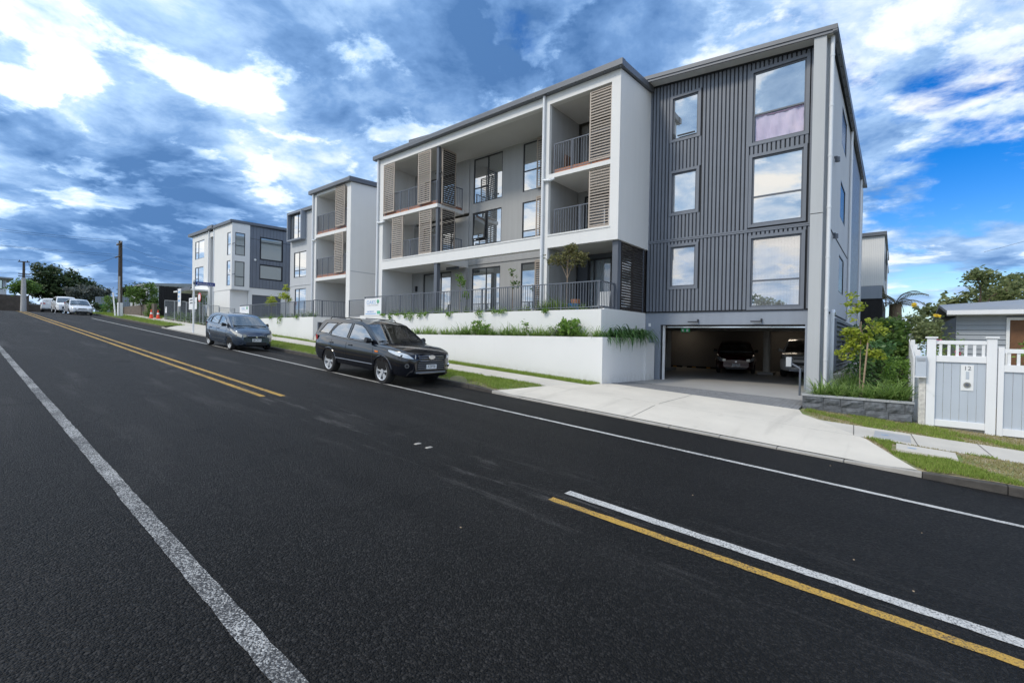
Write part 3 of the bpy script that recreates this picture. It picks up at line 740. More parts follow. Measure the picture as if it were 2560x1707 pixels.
# balcony back walls with sliding doors
def balc(x0, x1, y, z0, z1, dx0, dx1, dz, wall='grey_wall', gm='glass_half', mull=()):
    MB().wall(FY(y), x0, x1, z0, z1, 0, -.15, [(dx0, dx1, z0 + .02, dz)]).build('balcony_wall', wall, B)
    window(B, FY(y), dx0, dx1, z0 + .02, dz, mull=mull, name='sliding_door', gm=gm, fw=.07)
balc(-21.75, -17.33, 17.3, 6.47, 9.25, -20.9, -18.3, 8.75, mull=(-19.6,))
balc(-21.75, -17.33, 17.3, 3.95, 6.3, -20.9, -18.3, 6.15, mull=(-19.6,))
balc(-21.75, -17.33, 17.2, .9, 3.6, -20.75, -18.45, 3.5, mull=(-19.3,), gm='glass_half')
balc(-10.75, -8.05, 17.6, 6.48, 9.25, -10.45, -8.4, 8.75, mull=(-9.4,))
balc(-10.75, -8.05, 17.4, 3.95, 6.32, -10.45, -8.4, 6.1, mull=(-9.4,))
MB().wall(FY(17.45), -10.75, -7.76, .9, 3.6, 0, -.1, [(-10.25, -8.2, .95, 3.42)]).build('balcony_wall', 'trim_dark', B)
window(B, FY(17.45), -10.25, -8.2, .95, 3.42, mull=(-9.95, -9.15), name='sliding_door', gm='glass_clear', fw=.07)
mb = MB()       # pleated curtain behind the ground-floor door
prev = None
for i in range(97):
    x = -10.2 + i * .0205; y = 17.62 + .025 * math.sin(i * 1.25) + .01 * math.sin(i * .7)
    mb.v += [(x, y, .97), (x, y, 3.4)]
    if i: mb.f.append((2 * i - 2, 2 * i, 2 * i + 1, 2 * i - 1))
mb.build('curtain', 'curtain', B, smooth=True, ang=80)
part('wall_light', 'frame_dark', B, (-21.35, -21.25, 17.1, 17.2, 2.55, 2.85))
# posts
part('post', 'trim_dark', B, (-17.5, -17.36, 15.22, 15.36, 3.95, 6.3)); part('post', 'trim_dark', B, (-17.5, -17.36, 15.22, 15.36, 6.47, 9.25))
part('post', 'frame_mid', B, (-17.55, -17.33, 15.2, 15.42, .9, 3.6)); part('post', 'frame_mid', B, (-7.98, -7.76, 15.3, 15.55, .9, 3.6))
part('bracket', 'frame_dark', B, (-17.66, -17.5, 15.26, 15.32, 7.95, 8.02), (-17.36, -17.2, 15.26, 15.32, 7.95, 8.02))
# louvre panels
lf = FY(15.15)
louvre(B, lf, -21.66, -20.7, 6.6, 9.16, .045); louvre(B, lf, -18.75, -17.78, 6.6, 9.16, .045)
louvre(B, lf, -20.98, -20.05, 4.12, 6.32, -.06); louvre(B, lf, -18.73, -17.8, 4.12, 6.32, -.06)
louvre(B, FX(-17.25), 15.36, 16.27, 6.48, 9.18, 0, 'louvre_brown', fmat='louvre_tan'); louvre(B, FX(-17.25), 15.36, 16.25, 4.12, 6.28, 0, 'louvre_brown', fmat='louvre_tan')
louvre(B, lf, -8.98, -8.06, 6.6, 9.2, -.09); louvre(B, lf, -8.96, -8.06, 4.12, 6.31, -.09)
for a, b in ((6.9, 9.2), (4.6, 6.52), (.95, 3.6)): louvre(B, fr_, -12.92, -12.0, a, b, .09)
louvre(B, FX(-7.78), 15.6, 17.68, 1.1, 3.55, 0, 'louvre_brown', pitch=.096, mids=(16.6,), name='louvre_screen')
# railings of the balconies
railing(B, lf, -21.7, -17.4, 6.48, 7.6, -.06, posts=[-21.5, -20.3, -19.6, -18.6, -17.45], toe=.16)
railing(B, lf, -21.3, -17.4, 3.95, 5.0, -.16, posts=[-21.25, -19.55, -18.6, -17.45])
railing(B, FX(-17.38), 15.4, 16.88, 6.48, 7.6, .0, posts=[16.86], toe=.14); railing(B, FX(-17.38), 15.4, 16.88, 3.95, 5.0, .0, posts=[16.86])
railing(B, lf, -10.6, -8.1, 6.49, 7.68, -.12, posts=[-10.57, -9.75, -8.9, -8.13], toe=.17)
railing(B, lf, -10.6, -8.1, 3.95, 5.12, -.2, posts=[-10.57, -9.4, -8.13])
# roof and gutter of the white wing
mb = MB().prism([(14.93, 9.62), (15.16, 9.60), (15.16, 9.86), (14.95, 9.84), (14.93, 9.80)], lambda p, q, t: (t, p, q), -22.48, -7.55)
gt = mb.build('gutter', 'roof_metal', B)
for i in range(24): MB().cyl((-21.9 + i * .62, 14.99, 9.565), (-21.9 + i * .62, 14.99, 9.6), .022, n=8).build('gutter_bracket', 'roof_metal', gt)
mb = MB(); mb.hexa([(-7.72, 14.97, 9.62), (-7.58, 14.97, 9.62), (-7.58, 17.9, 9.82), (-7.72, 17.9, 9.82), (-7.72, 14.97, 9.86), (-7.58, 14.97, 9.86), (-7.58, 17.9, 10.02), (-7.72, 17.9, 10.02)])
mb.build('barge_board', 'roof_metal', B)
mb = MB(); mb.hexa([(-22.4, 15.2, 9.62), (-7.72, 15.2, 9.62), (-7.72, 27, 9.9), (-22.4, 27, 9.9), (-22.4, 15.2, 9.84), (-7.72, 15.2, 9.84), (-7.72, 27, 10.1), (-22.4, 27, 10.1)])
mb.build('roof', 'roof_metal', B)
mb = MB(); mb.hexa([(-20.6, 15.9, 9.9), (-17.5, 15.9, 9.9), (-17.5, 19, 10), (-20.6, 19, 10), (-20.6, 15.9, 10.6), (-17.5, 15.9, 10.36), (-17.5, 19, 10.36), (-20.6, 19, 10.6)])
mb.build('roof_upstand', 'roof_metal', B)
part('rear_volume', 'grey_wall', B, (-21.7, -8.1, 17.85, 26.9, 1.0, 9.55))
# downpipes on the front
pipe(B, [(-22.15, 15.08, 9.6), (-22.15, 15.08, .95)], .06, joints=(8.4, 6.4, 4.3, 2.4))
pipe(B, [(-22.15, 15.07, 6.2), (-22.05, 15.07, 6.16), (-21.75, 15.09, 6.14), (-21.6, 15.16, 6.2)], .05, name='overflow_pipe')
pipe(B, [(-10.98, 15.08, 9.6), (-10.98, 15.08, .95)], .06, joints=(8.6, 6.35, 4.9, 3.3))
pipe(B, [(-10.98, 15.07, 6.28), (-10.85, 15.07, 6.25), (-10.6, 15.09, 6.22), (-10.5, 15.18, 6.28)], .05, name='overflow_pipe')

# ---- dark ribbed wing
ZT = lambda x: 10.06 + (x + 7.75) * (9.64 - 10.06) / 5.58            # sloping top of the cladding
BW = dict(w1=(-4.0, -2.42, 6.9, 9.32), w2=(-3.98, -2.45, 4.08, 6.4), w3=(-3.96, -2.45, 1.22, 3.6))
SW = dict(s1=(-6.82, -5.86, 7.72, 9.3), s2=(-6.8, -5.87, 4.9, 6.43), s3=(-6.79, -5.85, 2.07, 3.6))
holes = list(BW.values()) + list(SW.values())
mb = MB(); mb.wall(fd_, -7.76, -2.17, 1.12, 9.55, 0, -.2, holes)
mb.hexa([(-7.76, 17.8, 9.55), (-2.17, 17.8, 9.55), (-2.17, 18, 9.55), (-7.76, 18, 9.55), (-7.76, 17.8, 10.1), (-2.17, 17.8, 9.66), (-2.17, 18, 9.66), (-7.76, 18, 10.1)])
clad = mb.build('cladding', 'groove', B)
def surround(h, s=.10, bot=.10):
    mb = MB(); a, b, c, d = h
    for q in ((a - s, a, c - bot, d + s), (b, b + s, c - bot, d + s), (a, b, c - bot, c), (a, b, d, d + s)): mb.mbox(fd_, q[0], q[1], 0, .05, q[2], q[3])
    mb.build('window_surround', 'clad_dark', B)
for h in holes: surround(h)
zones = [(h[0] - .1, h[1] + .1, h[2] - .1, h[3] + .1) for h in holes]
N = 41; pw = 5.58 / N
for tier in (0, 1):
    for i in range(N):
        x0 = -7.75 + i * pw; x1 = x0 + pw; xm = (x0 + x1) / 2
        segs = [(1.14, 3.81)] if tier == 0 else [(3.93, ZT(xm) - .09)]
        for z in zones:
            if z[0] - .03 < xm < z[1] + .03:
                ns = []
                for a, b in segs:
                    if z[3] <= a or z[2] >= b: ns.append((a, b)); continue
                    if z[2] - a > .06: ns.append((a, z[2]))
                    if b - z[3] > .06: ns.append((z[3], b))
                segs = ns
        for a, b in segs:
            g = .017 if i % 2 else .012
            mb = MB(); pr = [(x0 + g, 0), (x0 + g + .012, .034), (x1 - g - .012, .034), (x1 - g, 0)]
            mb.prism(pr, lambda p, q, t: (p, 17.8 - q, t), a, b - (.004 if b < 9 else 0)); mb.build('board', 'clad_dark', clad)
part('band', 'clad_dark', B, (-7.75, -2.17, 17.745, 17.8, 3.815, 3.862), (-7.75, -2.17, 17.755, 17.8, 3.876, 3.925))
mb = MB(); mb.hexa([(-7.75, 17.73, 9.95), (-2.17, 17.73, 9.53), (-2.17, 17.8, 9.53), (-7.75, 17.8, 9.95), (-7.75, 17.73, 10.06), (-2.17, 17.73, 9.64), (-2.17, 17.8, 9.64), (-7.75, 17.8, 10.06)])
mb.build('head_flashing', 'groove', B)
wk = dict(rec=.06, fw=.055, fm='frame_mid')
window(B, fd_, *BW['w1'], trans=((-4, -2.4, 7.87),), gm=['glass_clear', 'glass_mirror'], **wk)
window(B, fd_, *BW['w2'], trans=((-4, -2.4, 5.03),), gm='glass_mirror', **wk)
window(B, fd_, *BW['w3'], trans=((-4, -2.4, 2.13),), gm=['glass_room', 'glass_room'], **wk)
window(B, fd_, *SW['s1'], **wk); window(B, fd_, *SW['s2'], **wk); window(B, fd_, *SW['s3'], gm='glass_room', **wk)
def blinds(x0, x1, z0, z1, y, mat='blind_white'):
    n = round((x1 - x0) / .095)
    for i in range(n):
        x = x0 + (x1 - x0) * (i + .5) / n
        mb = MB(); mb.hexa([(x - .046, y, z0), (x + .044, y + .018, z0), (x + .044, y + .021, z0), (x - .046, y + .003, z0), (x - .046, y, z1), (x + .044, y + .018, z1), (x + .044, y + .021, z1), (x - .046, y + .003, z1)])
        mb.build('blind_slat', mat, B)
blinds(-3.93, -2.48, 1.25, 3.57, 17.93); blinds(-6.75, -5.89, 2.1, 3.57, 17.93)
part('window_reveal', 'interior', B, (-4.0, -2.4, 18.02, 18.05, 1.2, 3.7), (-6.9, -5.8, 18.02, 18.05, 2.0, 3.7))
mb = MB()       # bed sheet hung behind the lower pane of the top window
for i in range(41):
    x = -3.93 + i * .0362; sag = .07 * math.sin(i / 40 * math.pi) ** .7
    for j in range(9):
        z = 7.84 - sag * (1 - j / 8) * .8 - j * .108 if False else 7.82 - .06 * math.sin(i / 40 * math.pi) - j * .105
        mb.v.append((x + .012 * math.sin(j * .9 + i), 17.885 + .02 * math.sin(i * .55 + j * .35) + .012 * math.sin(i * 1.3 - j * .8), z))
mb.f = [(i * 9 + j, (i + 1) * 9 + j, (i + 1) * 9 + j + 1, i * 9 + j + 1) for i in range(40) for j in range(8)]
sh_ = mb.build('hung_sheet', 'sheet_lilac', B, smooth=True, ang=80); sh_['label'] = 'lilac bed sheet hung behind the top window'
mb = MB(); mb.tube([(-3.93 + i * .1448, 17.88, 7.835 - .05 * math.sin(i / 10 * math.pi) + .02) for i in range(11)], .028, 6); mb.build('sheet_hem', 'sheet_pink', sh_)
part('window_reveal', 'interior', B, (-4.1, -2.35, 18.1, 18.13, 6.85, 9.4))
# open awning sash of the top small window
part('window_stay', 'frame_dark', B, (-6.78, -6.74, 17.74, 17.86, 7.79, 7.95), (-6.6, -5.95, 17.7, 17.76, 7.8, 7.84))
# header over the garage, jambs, pilaster
MB().wall(fd_, -7.75, -2.17, -1.62, 1.12, .0, -.3, [(-7.15, -2.3, -1.7, .62)]).build('garage_header', 'header_grey', B)
part('header_flashing', 'groove', B, (-7.75, -2.17, 17.76, 17.8, 1.09, 1.125))
part('door_guide', 'white_paint', B, (-7.1, -7.03, 17.95, 18.05, -1.52, .6)); part('door_guide', 'groove', B, (-7.15, -7.1, 17.9, 18.08, -1.52, .62))
part('lintel_track', 'chrome', B, (-7.03, -2.3, 18.12, 18.17, .52, .56))
for x in (-5.81, -3.69):
    l = part('header_lamp', 'frame_dark', B, (x - .18, x + .13, 17.5, 17.72, .70, .735), (x + .09, x + .13, 17.72, 17.8, .70, .82))
part('intercom', 'plate_white', B, (-7.62, -7.53, 17.77, 17.8, .55, .68))
part('pilaster', 'pilaster_grey', B, (-2.17, -1.84, 17.27, 17.9, -1.62, 4.05), (-2.17, -1.84, 17.27, 17.9, 4.075, 9.77))
part('corner_wall', 'pilaster_grey', B, (-1.84, -1.755, 17.55, 18.0, -1.7, 9.62))
# sloping roof edge: gutter, soffit
mb = MB(); g0 = (-7.95, 10.0, 10.23); g1 = (-1.56, 9.52, 9.75)
def slope_box(y0, y1, dz0, dz1, x0=-7.95, x1=-1.56, za=10.0, zb=9.52):
    return [(x0, y0, za + dz0), (x1, y0, zb + dz0), (x1, y1, zb + dz0), (x0, y1, za + dz0), (x0, y0, za + dz1), (x1, y0, zb + dz1), (x1, y1, zb + dz1), (x0, y1, za + dz1)]
MB().hexa(slope_box(17.19, 17.25, .09, .23)).build('gutter', 'roof_metal', B)
MB().hexa(slope_box(17.22, 17.27, .0, .085)).build('fascia', 'roof_metal', B)
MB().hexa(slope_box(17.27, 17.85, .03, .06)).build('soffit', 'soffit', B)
MB().hexa(slope_box(17.25, 36, .10, .22)).build('roof', 'roof_metal', B)
# ---- side facade towards the neighbour
fs = FX(-1.755)
SWN = [(21.7, 23.75, 7.66, 9.1), (21.7, 23.75, 4.85, 6.28), (21.7, 23.75, 2.0, 3.45)]
MB().wall(fs, 18.0, 36, 1.06, 9.45, 0, -.2, SWN).build('side_facade', 'pale_grey_wall', B)
for h in SWN: window(B, fs, *h, gm='glass_dark', rec=.05)
part('string_course', 'groove', B, (-1.755, -1.74, 18.0, 25.4, 3.76, 3.8), (-1.755, -1.738, 18.0, 25.4, 1.02, 1.07))
mb = MB()
for i in range(36):
    y0 = 26.6 + i * .15; mb.box(-1.755, -1.72, y0, y0 + .128, 1.97, 9.4)
o_ = mb.build('side_cladding', 'clad_dark', B); o_['kind'] = 'stuff'
part('side_base', 'white_render', B, (-1.95, -1.76, 18.0, 36, -1.9, 1.06))
part('rear_volume', 'grey_wall', B, (-7.7, -1.96, 18.15, 35.9, 1.1, 9.4))
mb = MB(); mb.hexa([(-1.68, 17.2, 9.55), (-1.56, 17.2, 9.55), (-1.56, 34, 9.25), (-1.68, 34, 9.25), (-1.68, 17.2, 9.74), (-1.56, 17.2, 9.74), (-1.56, 34, 9.44), (-1.68, 34, 9.44)]); g = mb.build('gutter', 'roof_metal', B)
for i in range(20): MB().cyl((-1.63, 17.9 + i * .8, 9.50 - i * .0143), (-1.63, 17.9 + i * .8, 9.55 - i * .0143), .022, n=8).build('gutter_bracket', 'roof_metal', g)
pipe(B, [(-1.70, 17.47, 9.55), (-1.70, 17.47, -1.45)], .058, joints=(8.95, 7.4, 5.85, 4.25, 2.7, 1.1, -.5))
pipe(B, [(-1.62, 18.9, 1.0), (-1.62, 18.6, 1.08), (-1.62, 18.3, 1.0), (-1.62, 18.28, -1.45)], .062, name='low_pipe', joints=())
pipe(B, [(-1.69, 25.5, 9.4), (-1.69, 25.5, 1.0)], .055, joints=(8.2, 5.9, 3.6, 1.8)); pipe(B, [(-1.69, 32.6, 9.2), (-1.69, 32.6, 1.0)], .055, joints=(7, 4))
for z in (6.32, 3.72):
    l = MB().cyl((-1.66, 19.25, z - .13), (-1.66, 19.25, z + .02), .075, n=12); l.box(-1.755, -1.66, 19.21, 19.29, z, z + .06); l.build('wall_lamp', 'frame_mid', B, smooth=True)
louvre(B, FX(-1.70), 20.0, 31.2, -.95, .92, 0, 'clad_dark', pitch=.175, th=.12, sw=.12, name='garage_louvre', mids=(24, 27.6))
part('garage_plinth', 'concrete_path', B, (-1.76, -1.5, 19.6, 31.5, -1.6, -1.05))
# ---- garage interior
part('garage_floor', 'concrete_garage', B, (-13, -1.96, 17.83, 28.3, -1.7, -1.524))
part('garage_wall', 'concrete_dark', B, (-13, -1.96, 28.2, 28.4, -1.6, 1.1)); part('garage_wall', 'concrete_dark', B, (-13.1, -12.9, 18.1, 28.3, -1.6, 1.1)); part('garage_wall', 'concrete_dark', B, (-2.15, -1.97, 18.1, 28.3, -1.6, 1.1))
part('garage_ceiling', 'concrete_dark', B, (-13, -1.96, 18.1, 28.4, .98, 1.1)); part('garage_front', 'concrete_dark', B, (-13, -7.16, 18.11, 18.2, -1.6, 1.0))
for x, y in ((-4.77, 25.0), (-9.31, 24.3)):
    c_ = MB().cyl((x, y, -1.4), (x, y, .98), .16, n=18).build('garage_column', 'concrete_path', B, smooth=True)
    part('column_base', 'concrete_garage', c_, (x - .33, x + .33, y - .3, y + .3, -1.52, -1.4))
for y, z, r in ((19.2, .72, .05), (20.6, .62, .06), (22.4, .66, .04), (24.0, .60, .07), (26.5, .62, .05)):
    p_ = MB().cyl((-12.8, y, z), (-2.2, y, z), r, n=10).build('ceiling_pipe', 'concrete_garage', B, smooth=True)
    for k in range(5): MB().cyl((-11.5 + k * 2.1, y, z), (-11.5 + k * 2.1, y, .98), .012, n=6).build('pipe_hanger', 'concrete_dark', p_)
for x, y in ((-9.7, 27.3), (-4.4, 26.9)):
    part('garage_lamp', 'lamp_warm', B, (x - .55, x + .55, y - .05, y + .05, .62, .66))
ex = part('exit_sign', 'exit_glow', B, (-6.62, -6.28, 18.6, 18.63, .36, .50)); part('exit_arrow', 'plate_white', ex, (-6.58, -6.50, 18.59, 18.6, .39, .47), (-6.40, -6.33, 18.59, 18.6, .38, .48))
for x in (-8.5, -10.4): 
    st = part('wheel_stop', 'stop_black', B, (x - .8, x + .8, 27.2, 27.35, -1.52, -1.42)); part('stop_reflector', 'stop_yellow', st, (x - .5, x - .3, 27.19, 27.2, -1.5, -1.44), (x + .3, x + .5, 27.19, 27.2, -1.5, -1.44))

# ------------------------------------------------------------------ terraces and planter in front
T1 = thing('retaining_wall', 'upper white terrace wall under the long dark railing', 'wall', (-15, 14.2, -1.4))
part('wall', 'wall_render', T1, (-22.25, -7.75, 14.15, 14.35, -1.6, 1.04)); part('return_wall', 'wall_render', T1, (-7.95, -7.75, 14.35, 17.78, -1.6, 1.08))
part('end_wall', 'wall_render', T1, (-22.25, -22.05, 14.35, 15.1, -1.6, 1.04))
struct('terrace_floor', MB().box(-22.3, -7.95, 14.36, 17.4, .5, .90), 'concrete_garage', 'terrace paving behind the long railing')
struct('terrace_soil', MB().box(-22.04, -7.96, 14.355, 14.78, .6, .98), 'soil', 'planting bed along the terrace railing')
T2 = thing('planter_wall', 'long low white planter wall behind the black car', 'wall', (-15, 13.5, -1.4))
part('wall', 'wall_render', T2, (-22.0, -7.3, 13.45, 13.6, -1.8, .08)); part('return_wall', 'wall_render', T2, (-7.45, -7.3, 13.6, 16.7, -1.8, .08))
part('end_pier', 'wall_render', T2, (-7.46, -7.25, 16.7, 17.0, -1.8, .2)); part('end_wall', 'wall_render', T2, (-7.45, -7.29, 17.0, 17.62, -1.8, -.09))
struct('planter_soil', MB().box(-22, -7.46, 13.6, 14.15, -.6, .02), 'soil', 'soil in the long planter'); struct('planter_soil', MB().box(-7.75, -7.46, 14.14, 17.2, -.6, .0), 'soil', 'soil in the planter return beside the garage')
def post_xs(a, b, n): return [a + (b - a) * i / n for i in range(n + 1)]
R1 = thing('terrace_railing', 'long dark metal railing along the main terrace', 'railing', (-15, 14.25, 1.04))
railing(R1, FY(14.25), -22.0, -7.85, 1.02, 2.03, 0, posts=[-21.95, -20.1, -18.9, -17.9, -16.85, -15.75, -14.6, -13.4, -12.0, -10.7, -9.45, -7.9], name='front_railing')
railing(R1, FX(-7.87), 14.25, 15.3, 1.04, 2.03, 0, posts=[15.25], name='side_railing')
# second terrace, further up the street
T3 = thing('retaining_wall', 'white terrace wall with letterboxes between the two parked cars', 'wall', (-31, 13.55, -.5))
part('wall', 'wall_render', T3, (-37.0, -26.02, 13.5, 13.7, -1.2, 1.0)); part('return_wall', 'wall_render', T3, (-26.22, -26.02, 13.7, 16.0, -1.2, 1.0))
struct('terrace_floor', MB().box(-37, -26.22, 13.7, 17.0, -.2, .9), 'concrete_garage', 'paving of the farther terrace')
struct('terrace_soil', MB().box(-36.9, -26.25, 13.71, 14.3, .2, .95), 'soil', 'planting bed on the farther terrace')
R2 = thing('terrace_railing', 'dark metal railing on the farther white terrace wall', 'railing', (-31, 13.6, 1.0))
railing(R2, FY(13.6), -36.8, -26.12, .98, 1.98, 0, posts=post_xs(-36.75, -26.15, 9), name='front_railing')
railing(R2, FX(-26.12), 13.6, 15.9, .98, 2.0, 0, posts=[14.1, 14.9, 15.75, 15.88], name='side_railing')
struct('entry_landing', MB().box(-26.0, -22.27, 15.0, 17.3, -1, .95), 'concrete_path', 'entry landing between the two terraces')
mb = MB()
for i in range(6): mb.box(-25.9, -22.3, 13.2 + i * .3, 15.0, -1.2, -.32 + i * .21)
struct('entry_steps', mb, 'concrete_path', 'concrete entry steps between the terraces')
part('parapet', 'wall_render', T1, (-25.0, -22.27, 14.8, 14.98, -.6, 1.0))
R3 = thing('entry_railing', 'short dark railing section at the entry steps', 'railing', (-24, 15, 1.0)); railing(R3, FY(15.0), -24.75, -22.9, 1.0, 2.02, 0, posts=[-24.72, -22.93], name='rail_panel')
LB = thing('letterboxes', 'bank of dark letterboxes set in the white return wall', 'letterbox', (-26.0, 14.35, .45))
part('frame', 'frame_mid', LB, (-26.02, -25.985, 13.78, 15.35, .2, .70))
for r in range(3):
    for c in range(5):
        y0 = 13.86 + c * .295; b_ = part('letterbox_door', 'frame_dark', LB, (-25.985, -25.97, y0, y0 + .27, .235 + r * .155, .375 + r * .155))
        part('lock', 'chrome', b_, (-25.97, -25.962, y0 + .12, y0 + .15, .33 + r * .155, .355 + r * .155))
def oaks(x0, x1, y, z0, z1, label, big=True):
    s = thing('property_sign', label, 'sign', ((x0 + x1) / 2, y, z0)); w = x1 - x0; h = z1 - z0; xc = (x0 + x1) / 2
    MB().box(x0, x1, y, y + .012, z0, z1).build('board', 'sign_white', s)
    mp = lambda cx, cz: (lambda a, b: (cx + a, y - .004, cz + b))
    text('OAKS', .27 * h * 1.15, mp(xc - .1 * w, z0 + .76 * h), 'sign_pale_blue', s, sx=1.15)
    MB().cyl((x0 + .80 * w, y - .003, z0 + .80 * h), (x0 + .80 * w, y - .006, z0 + .80 * h), .07 * w, n=14).build('tree_emblem', 'sign_green', s)
    MB().box(x0 + .785 * w, x0 + .815 * w, y - .008, y - .002, z0 + .66 * h, z0 + .78 * h).build('emblem_trunk', 'sign_grey', s)
    text('PROPERTY MANAGEMENT', .068 * h, mp(xc, z0 + .585 * h), 'sign_grey', s, sx=1.35)
    text('0800 888 333', .125 * h, mp(xc - .13 * w, z0 + .22 * h), 'sign_blue', s, sx=1.0)
    MB().box(x0 + .06 * w, x0 + .70 * w, y - .004, y - .001, z0 + .08 * h, z0 + .125 * h).build('website_line', 'sign_pale_blue', s)
    MB().box(x0 + .75 * w, x0 + .94 * w, y - .004, y - .001, z0 + .08 * h, z0 + .26 * h).build('logo_block', 'sign_green', s)
oaks(-21.8, -20.3, 14.13, 1.03, 1.92, 'white and blue OAKS sign on the railing above the black car')
oaks(-36.55, -34.95, 13.48, 1.2, 1.88, 'smaller OAKS sign on the farther railing above the hatchback')
# things on the terrace
tb = thing('storage_trunk', 'terracotta coloured bucket lid beside the blue tub on the terrace', 'tub', (-9.35, 14.95, .9))
MB().cyl((-9.35, 14.95, .9), (-9.35, 14.95, 1.32), .17, .21, n=18).build('tub', 'bucket_blue', tb, smooth=True); MB().cyl((-9.42, 15.2, 1.32), (-9.42, 15.2, 1.5), .16, .18, n=14).build('inner_pot', 'terracotta', tb, smooth=True)
tb.name = 'blue_tub'; tb['label'] = 'bright blue tub behind the terrace railing'; ORG['blue_tub'] = (-9.35, 14.95, .9)
ch = thing('garden_chair', 'pale folding garden chair at the right end of the terrace', 'chair', (-8.15, 15.0, .9))
mb = MB().hexa([(-8.5, 14.8, 1.15), (-8.0, 14.75, 1.15), (-7.98, 15.2, 1.15), (-8.48, 15.25, 1.15), (-8.5, 14.8, 1.2), (-8.0, 14.75, 1.2), (-7.98, 15.2, 1.2), (-8.48, 15.25, 1.2)]); mb.build('seat', 'pilaster_grey', ch)
mb = MB().hexa([(-8.48, 15.2, 1.2), (-8.0, 15.16, 1.2), (-8.0, 15.2, 1.2), (-8.48, 15.24, 1.2), (-8.5, 15.3, 1.75), (-8.0, 15.26, 1.75), (-8.0, 15.3, 1.75), (-8.5, 15.34, 1.75)]); mb.build('backrest', 'pilaster_grey', ch)
for x in (-8.46, -8.03):
    for y in (14.82, 15.2): MB().cyl((x, y, .9), (x, y + .02, 1.16), .014, n=6).build('leg', 'frame_dark', ch)
cw = thing('timber_chair', 'brown timber chair on the upper right balcony', 'chair', (-10.1, 16.0, 6.5))
part('seat', 'timber_brown', cw, (-10.4, -9.85, 15.8, 16.3, 6.86, 6.9)); part('backrest', 'timber_brown', cw, (-10.44, -10.4, 15.8, 16.3, 6.9, 7.4))
for x in (-10.4, -9.9):
    for y in (15.82, 16.24): part('leg', 'timber_brown', cw, (x, x + .04, y, y + .04, 6.48, 6.86))

# ------------------------------------------------------------------ second block
B2 = thing('apartment_building', 'white and grey three-storey block with one balcony stack, second from the right', 'building', (-30, 17, -.5))
B_ = B; B = B2
mb = MB(); mb.hexa([(-25.62, 15.3, -.8), (-25.2, 15.3, -.8), (-25.2, 27, -.8), (-25.62, 27, -.8), (-25.62, 15.3, 9.1), (-25.2, 15.3, 9.1), (-25.2, 27, 9.7), (-25.62, 27, 9.7)]); mb.build('side_wall', 'white_render', B)
part('string_course', 'pale_grey_wall', B, (-25.2, -25.19, 15.34, 27, 3.78, 3.83))
part('side_wall', 'white_render', B, (-29.7, -29.25, 15.3, 17.8, -.6, 9.05)); part('fascia', 'white_render', B, (-29.25, -25.62, 15.3, 15.55, 8.95, 9.1))
part('ceiling', 'soffit', B, (-29.25, -25.62, 15.55, 17.6, 8.97, 9.05))
for z in (6.24, 3.44): part('balcony_slab', 'white_render', B, (-29.25, -25.62, 15.28, 17.6, z, z + .2))
for z in (.9, 3.64, 6.44):
    MB().wall(FY(17.5), -29.25, -25.62, z, z + 2.6, 0, -.1, [(-28.6, -26.2, z + .02, z + 2.1)]).build('balcony_wall', 'grey_wall', B)
    window(B, FY(17.5), -28.6, -26.2, z + .02, z + 2.1, mull=(-27.4,), name='sliding_door', gm='glass_half', fw=.07)
f15 = FY(15.3)
louvre(B, f15, -26.8, -25.78, 6.62, 9.05, .06); louvre(B, f15, -26.88, -25.95, 3.8, 6.24, .03)
railing(B, f15, -29.22, -25.66, 6.45, 7.66, -.06, posts=[-29.18, -28.5, -27.8, -27.1, -26.4, -25.7], toe=.17); railing(B, f15, -29.22, -25.66, 3.65, 4.88, -.06, posts=[-29.18, -28.5, -27.8, -27.1, -26.4, -25.7], toe=.17)
MB().prism([(15.08, 9.12), (15.31, 9.10), (15.31, 9.38), (15.1, 9.36), (15.08, 9.3)], lambda p, q, t: (t, p, q), -29.95, -25.05).build('gutter', 'roof_metal', B)
mb = MB(); mb.hexa([(-25.22, 15.1, 9.12), (-25.07, 15.1, 9.12), (-25.07, 27, 9.72), (-25.22, 27, 9.72), (-25.22, 15.1, 9.38), (-25.07, 15.1, 9.38), (-25.07, 27, 9.98), (-25.22, 27, 9.98)]); mb.build('barge_board', 'roof_metal', B)
MB().hexa([(-29.9, 15.35, 9.1), (-25.22, 15.35, 9.1), (-25.22, 27, 9.7), (-29.9, 27, 9.7), (-29.9, 15.35, 9.3), (-25.22, 15.35, 9.3), (-25.22, 27, 9.9), (-29.9, 27, 9.9)]).build('roof', 'roof_metal', B)
pipe(B, [(-29.56, 15.22, 9.1), (-29.56, 15.22, .9)], .06, joints=(6.1, 3.3)); pipe(B, [(-29.5, 15.2, 6.1), (-29.3, 15.2, 6.08), (-29.2, 15.26, 6.16)], .05, name='overflow_pipe')
HB = [(-35.7, -33.75, 7.05, 8.95), (-35.4, -33.5, 4.22, 6.12), (-35.2, -33.5, 1.2, 3.37)]
MB().wall(FY(16.8), -36.0, -29.7, -.3, 8.98, 0, -.2, HB).build('recessed_wall', 'pale_grey_wall', B)
mb = MB(); f168 = FY(16.8)
for q in ((-35.84, -35.72, 6.95, 9.03), (-33.73, -33.6, 6.95, 9.03), (-35.72, -33.73, 6.95, 7.05), (-35.72, -33.73, 8.95, 9.03)): mb.mbox(f168, q[0], q[1], 0, .38, q[2], q[3])
mb.build('window_box', 'header_grey', B)
window(B, FY(16.62), *HB[0], mull=(-35.2, -34.5), trans=((-34.5, -33.7, 7.6),)); window(B, f168, *HB[1], mull=(-34.6,), trans=((-35.4, -33.5, 4.75),)); window(B, f168, *HB[2], mull=(-34.6,))
part('string_course', 'pale_grey_wall', B, (-36, -29.7, 16.77, 16.8, 3.6, 3.66))
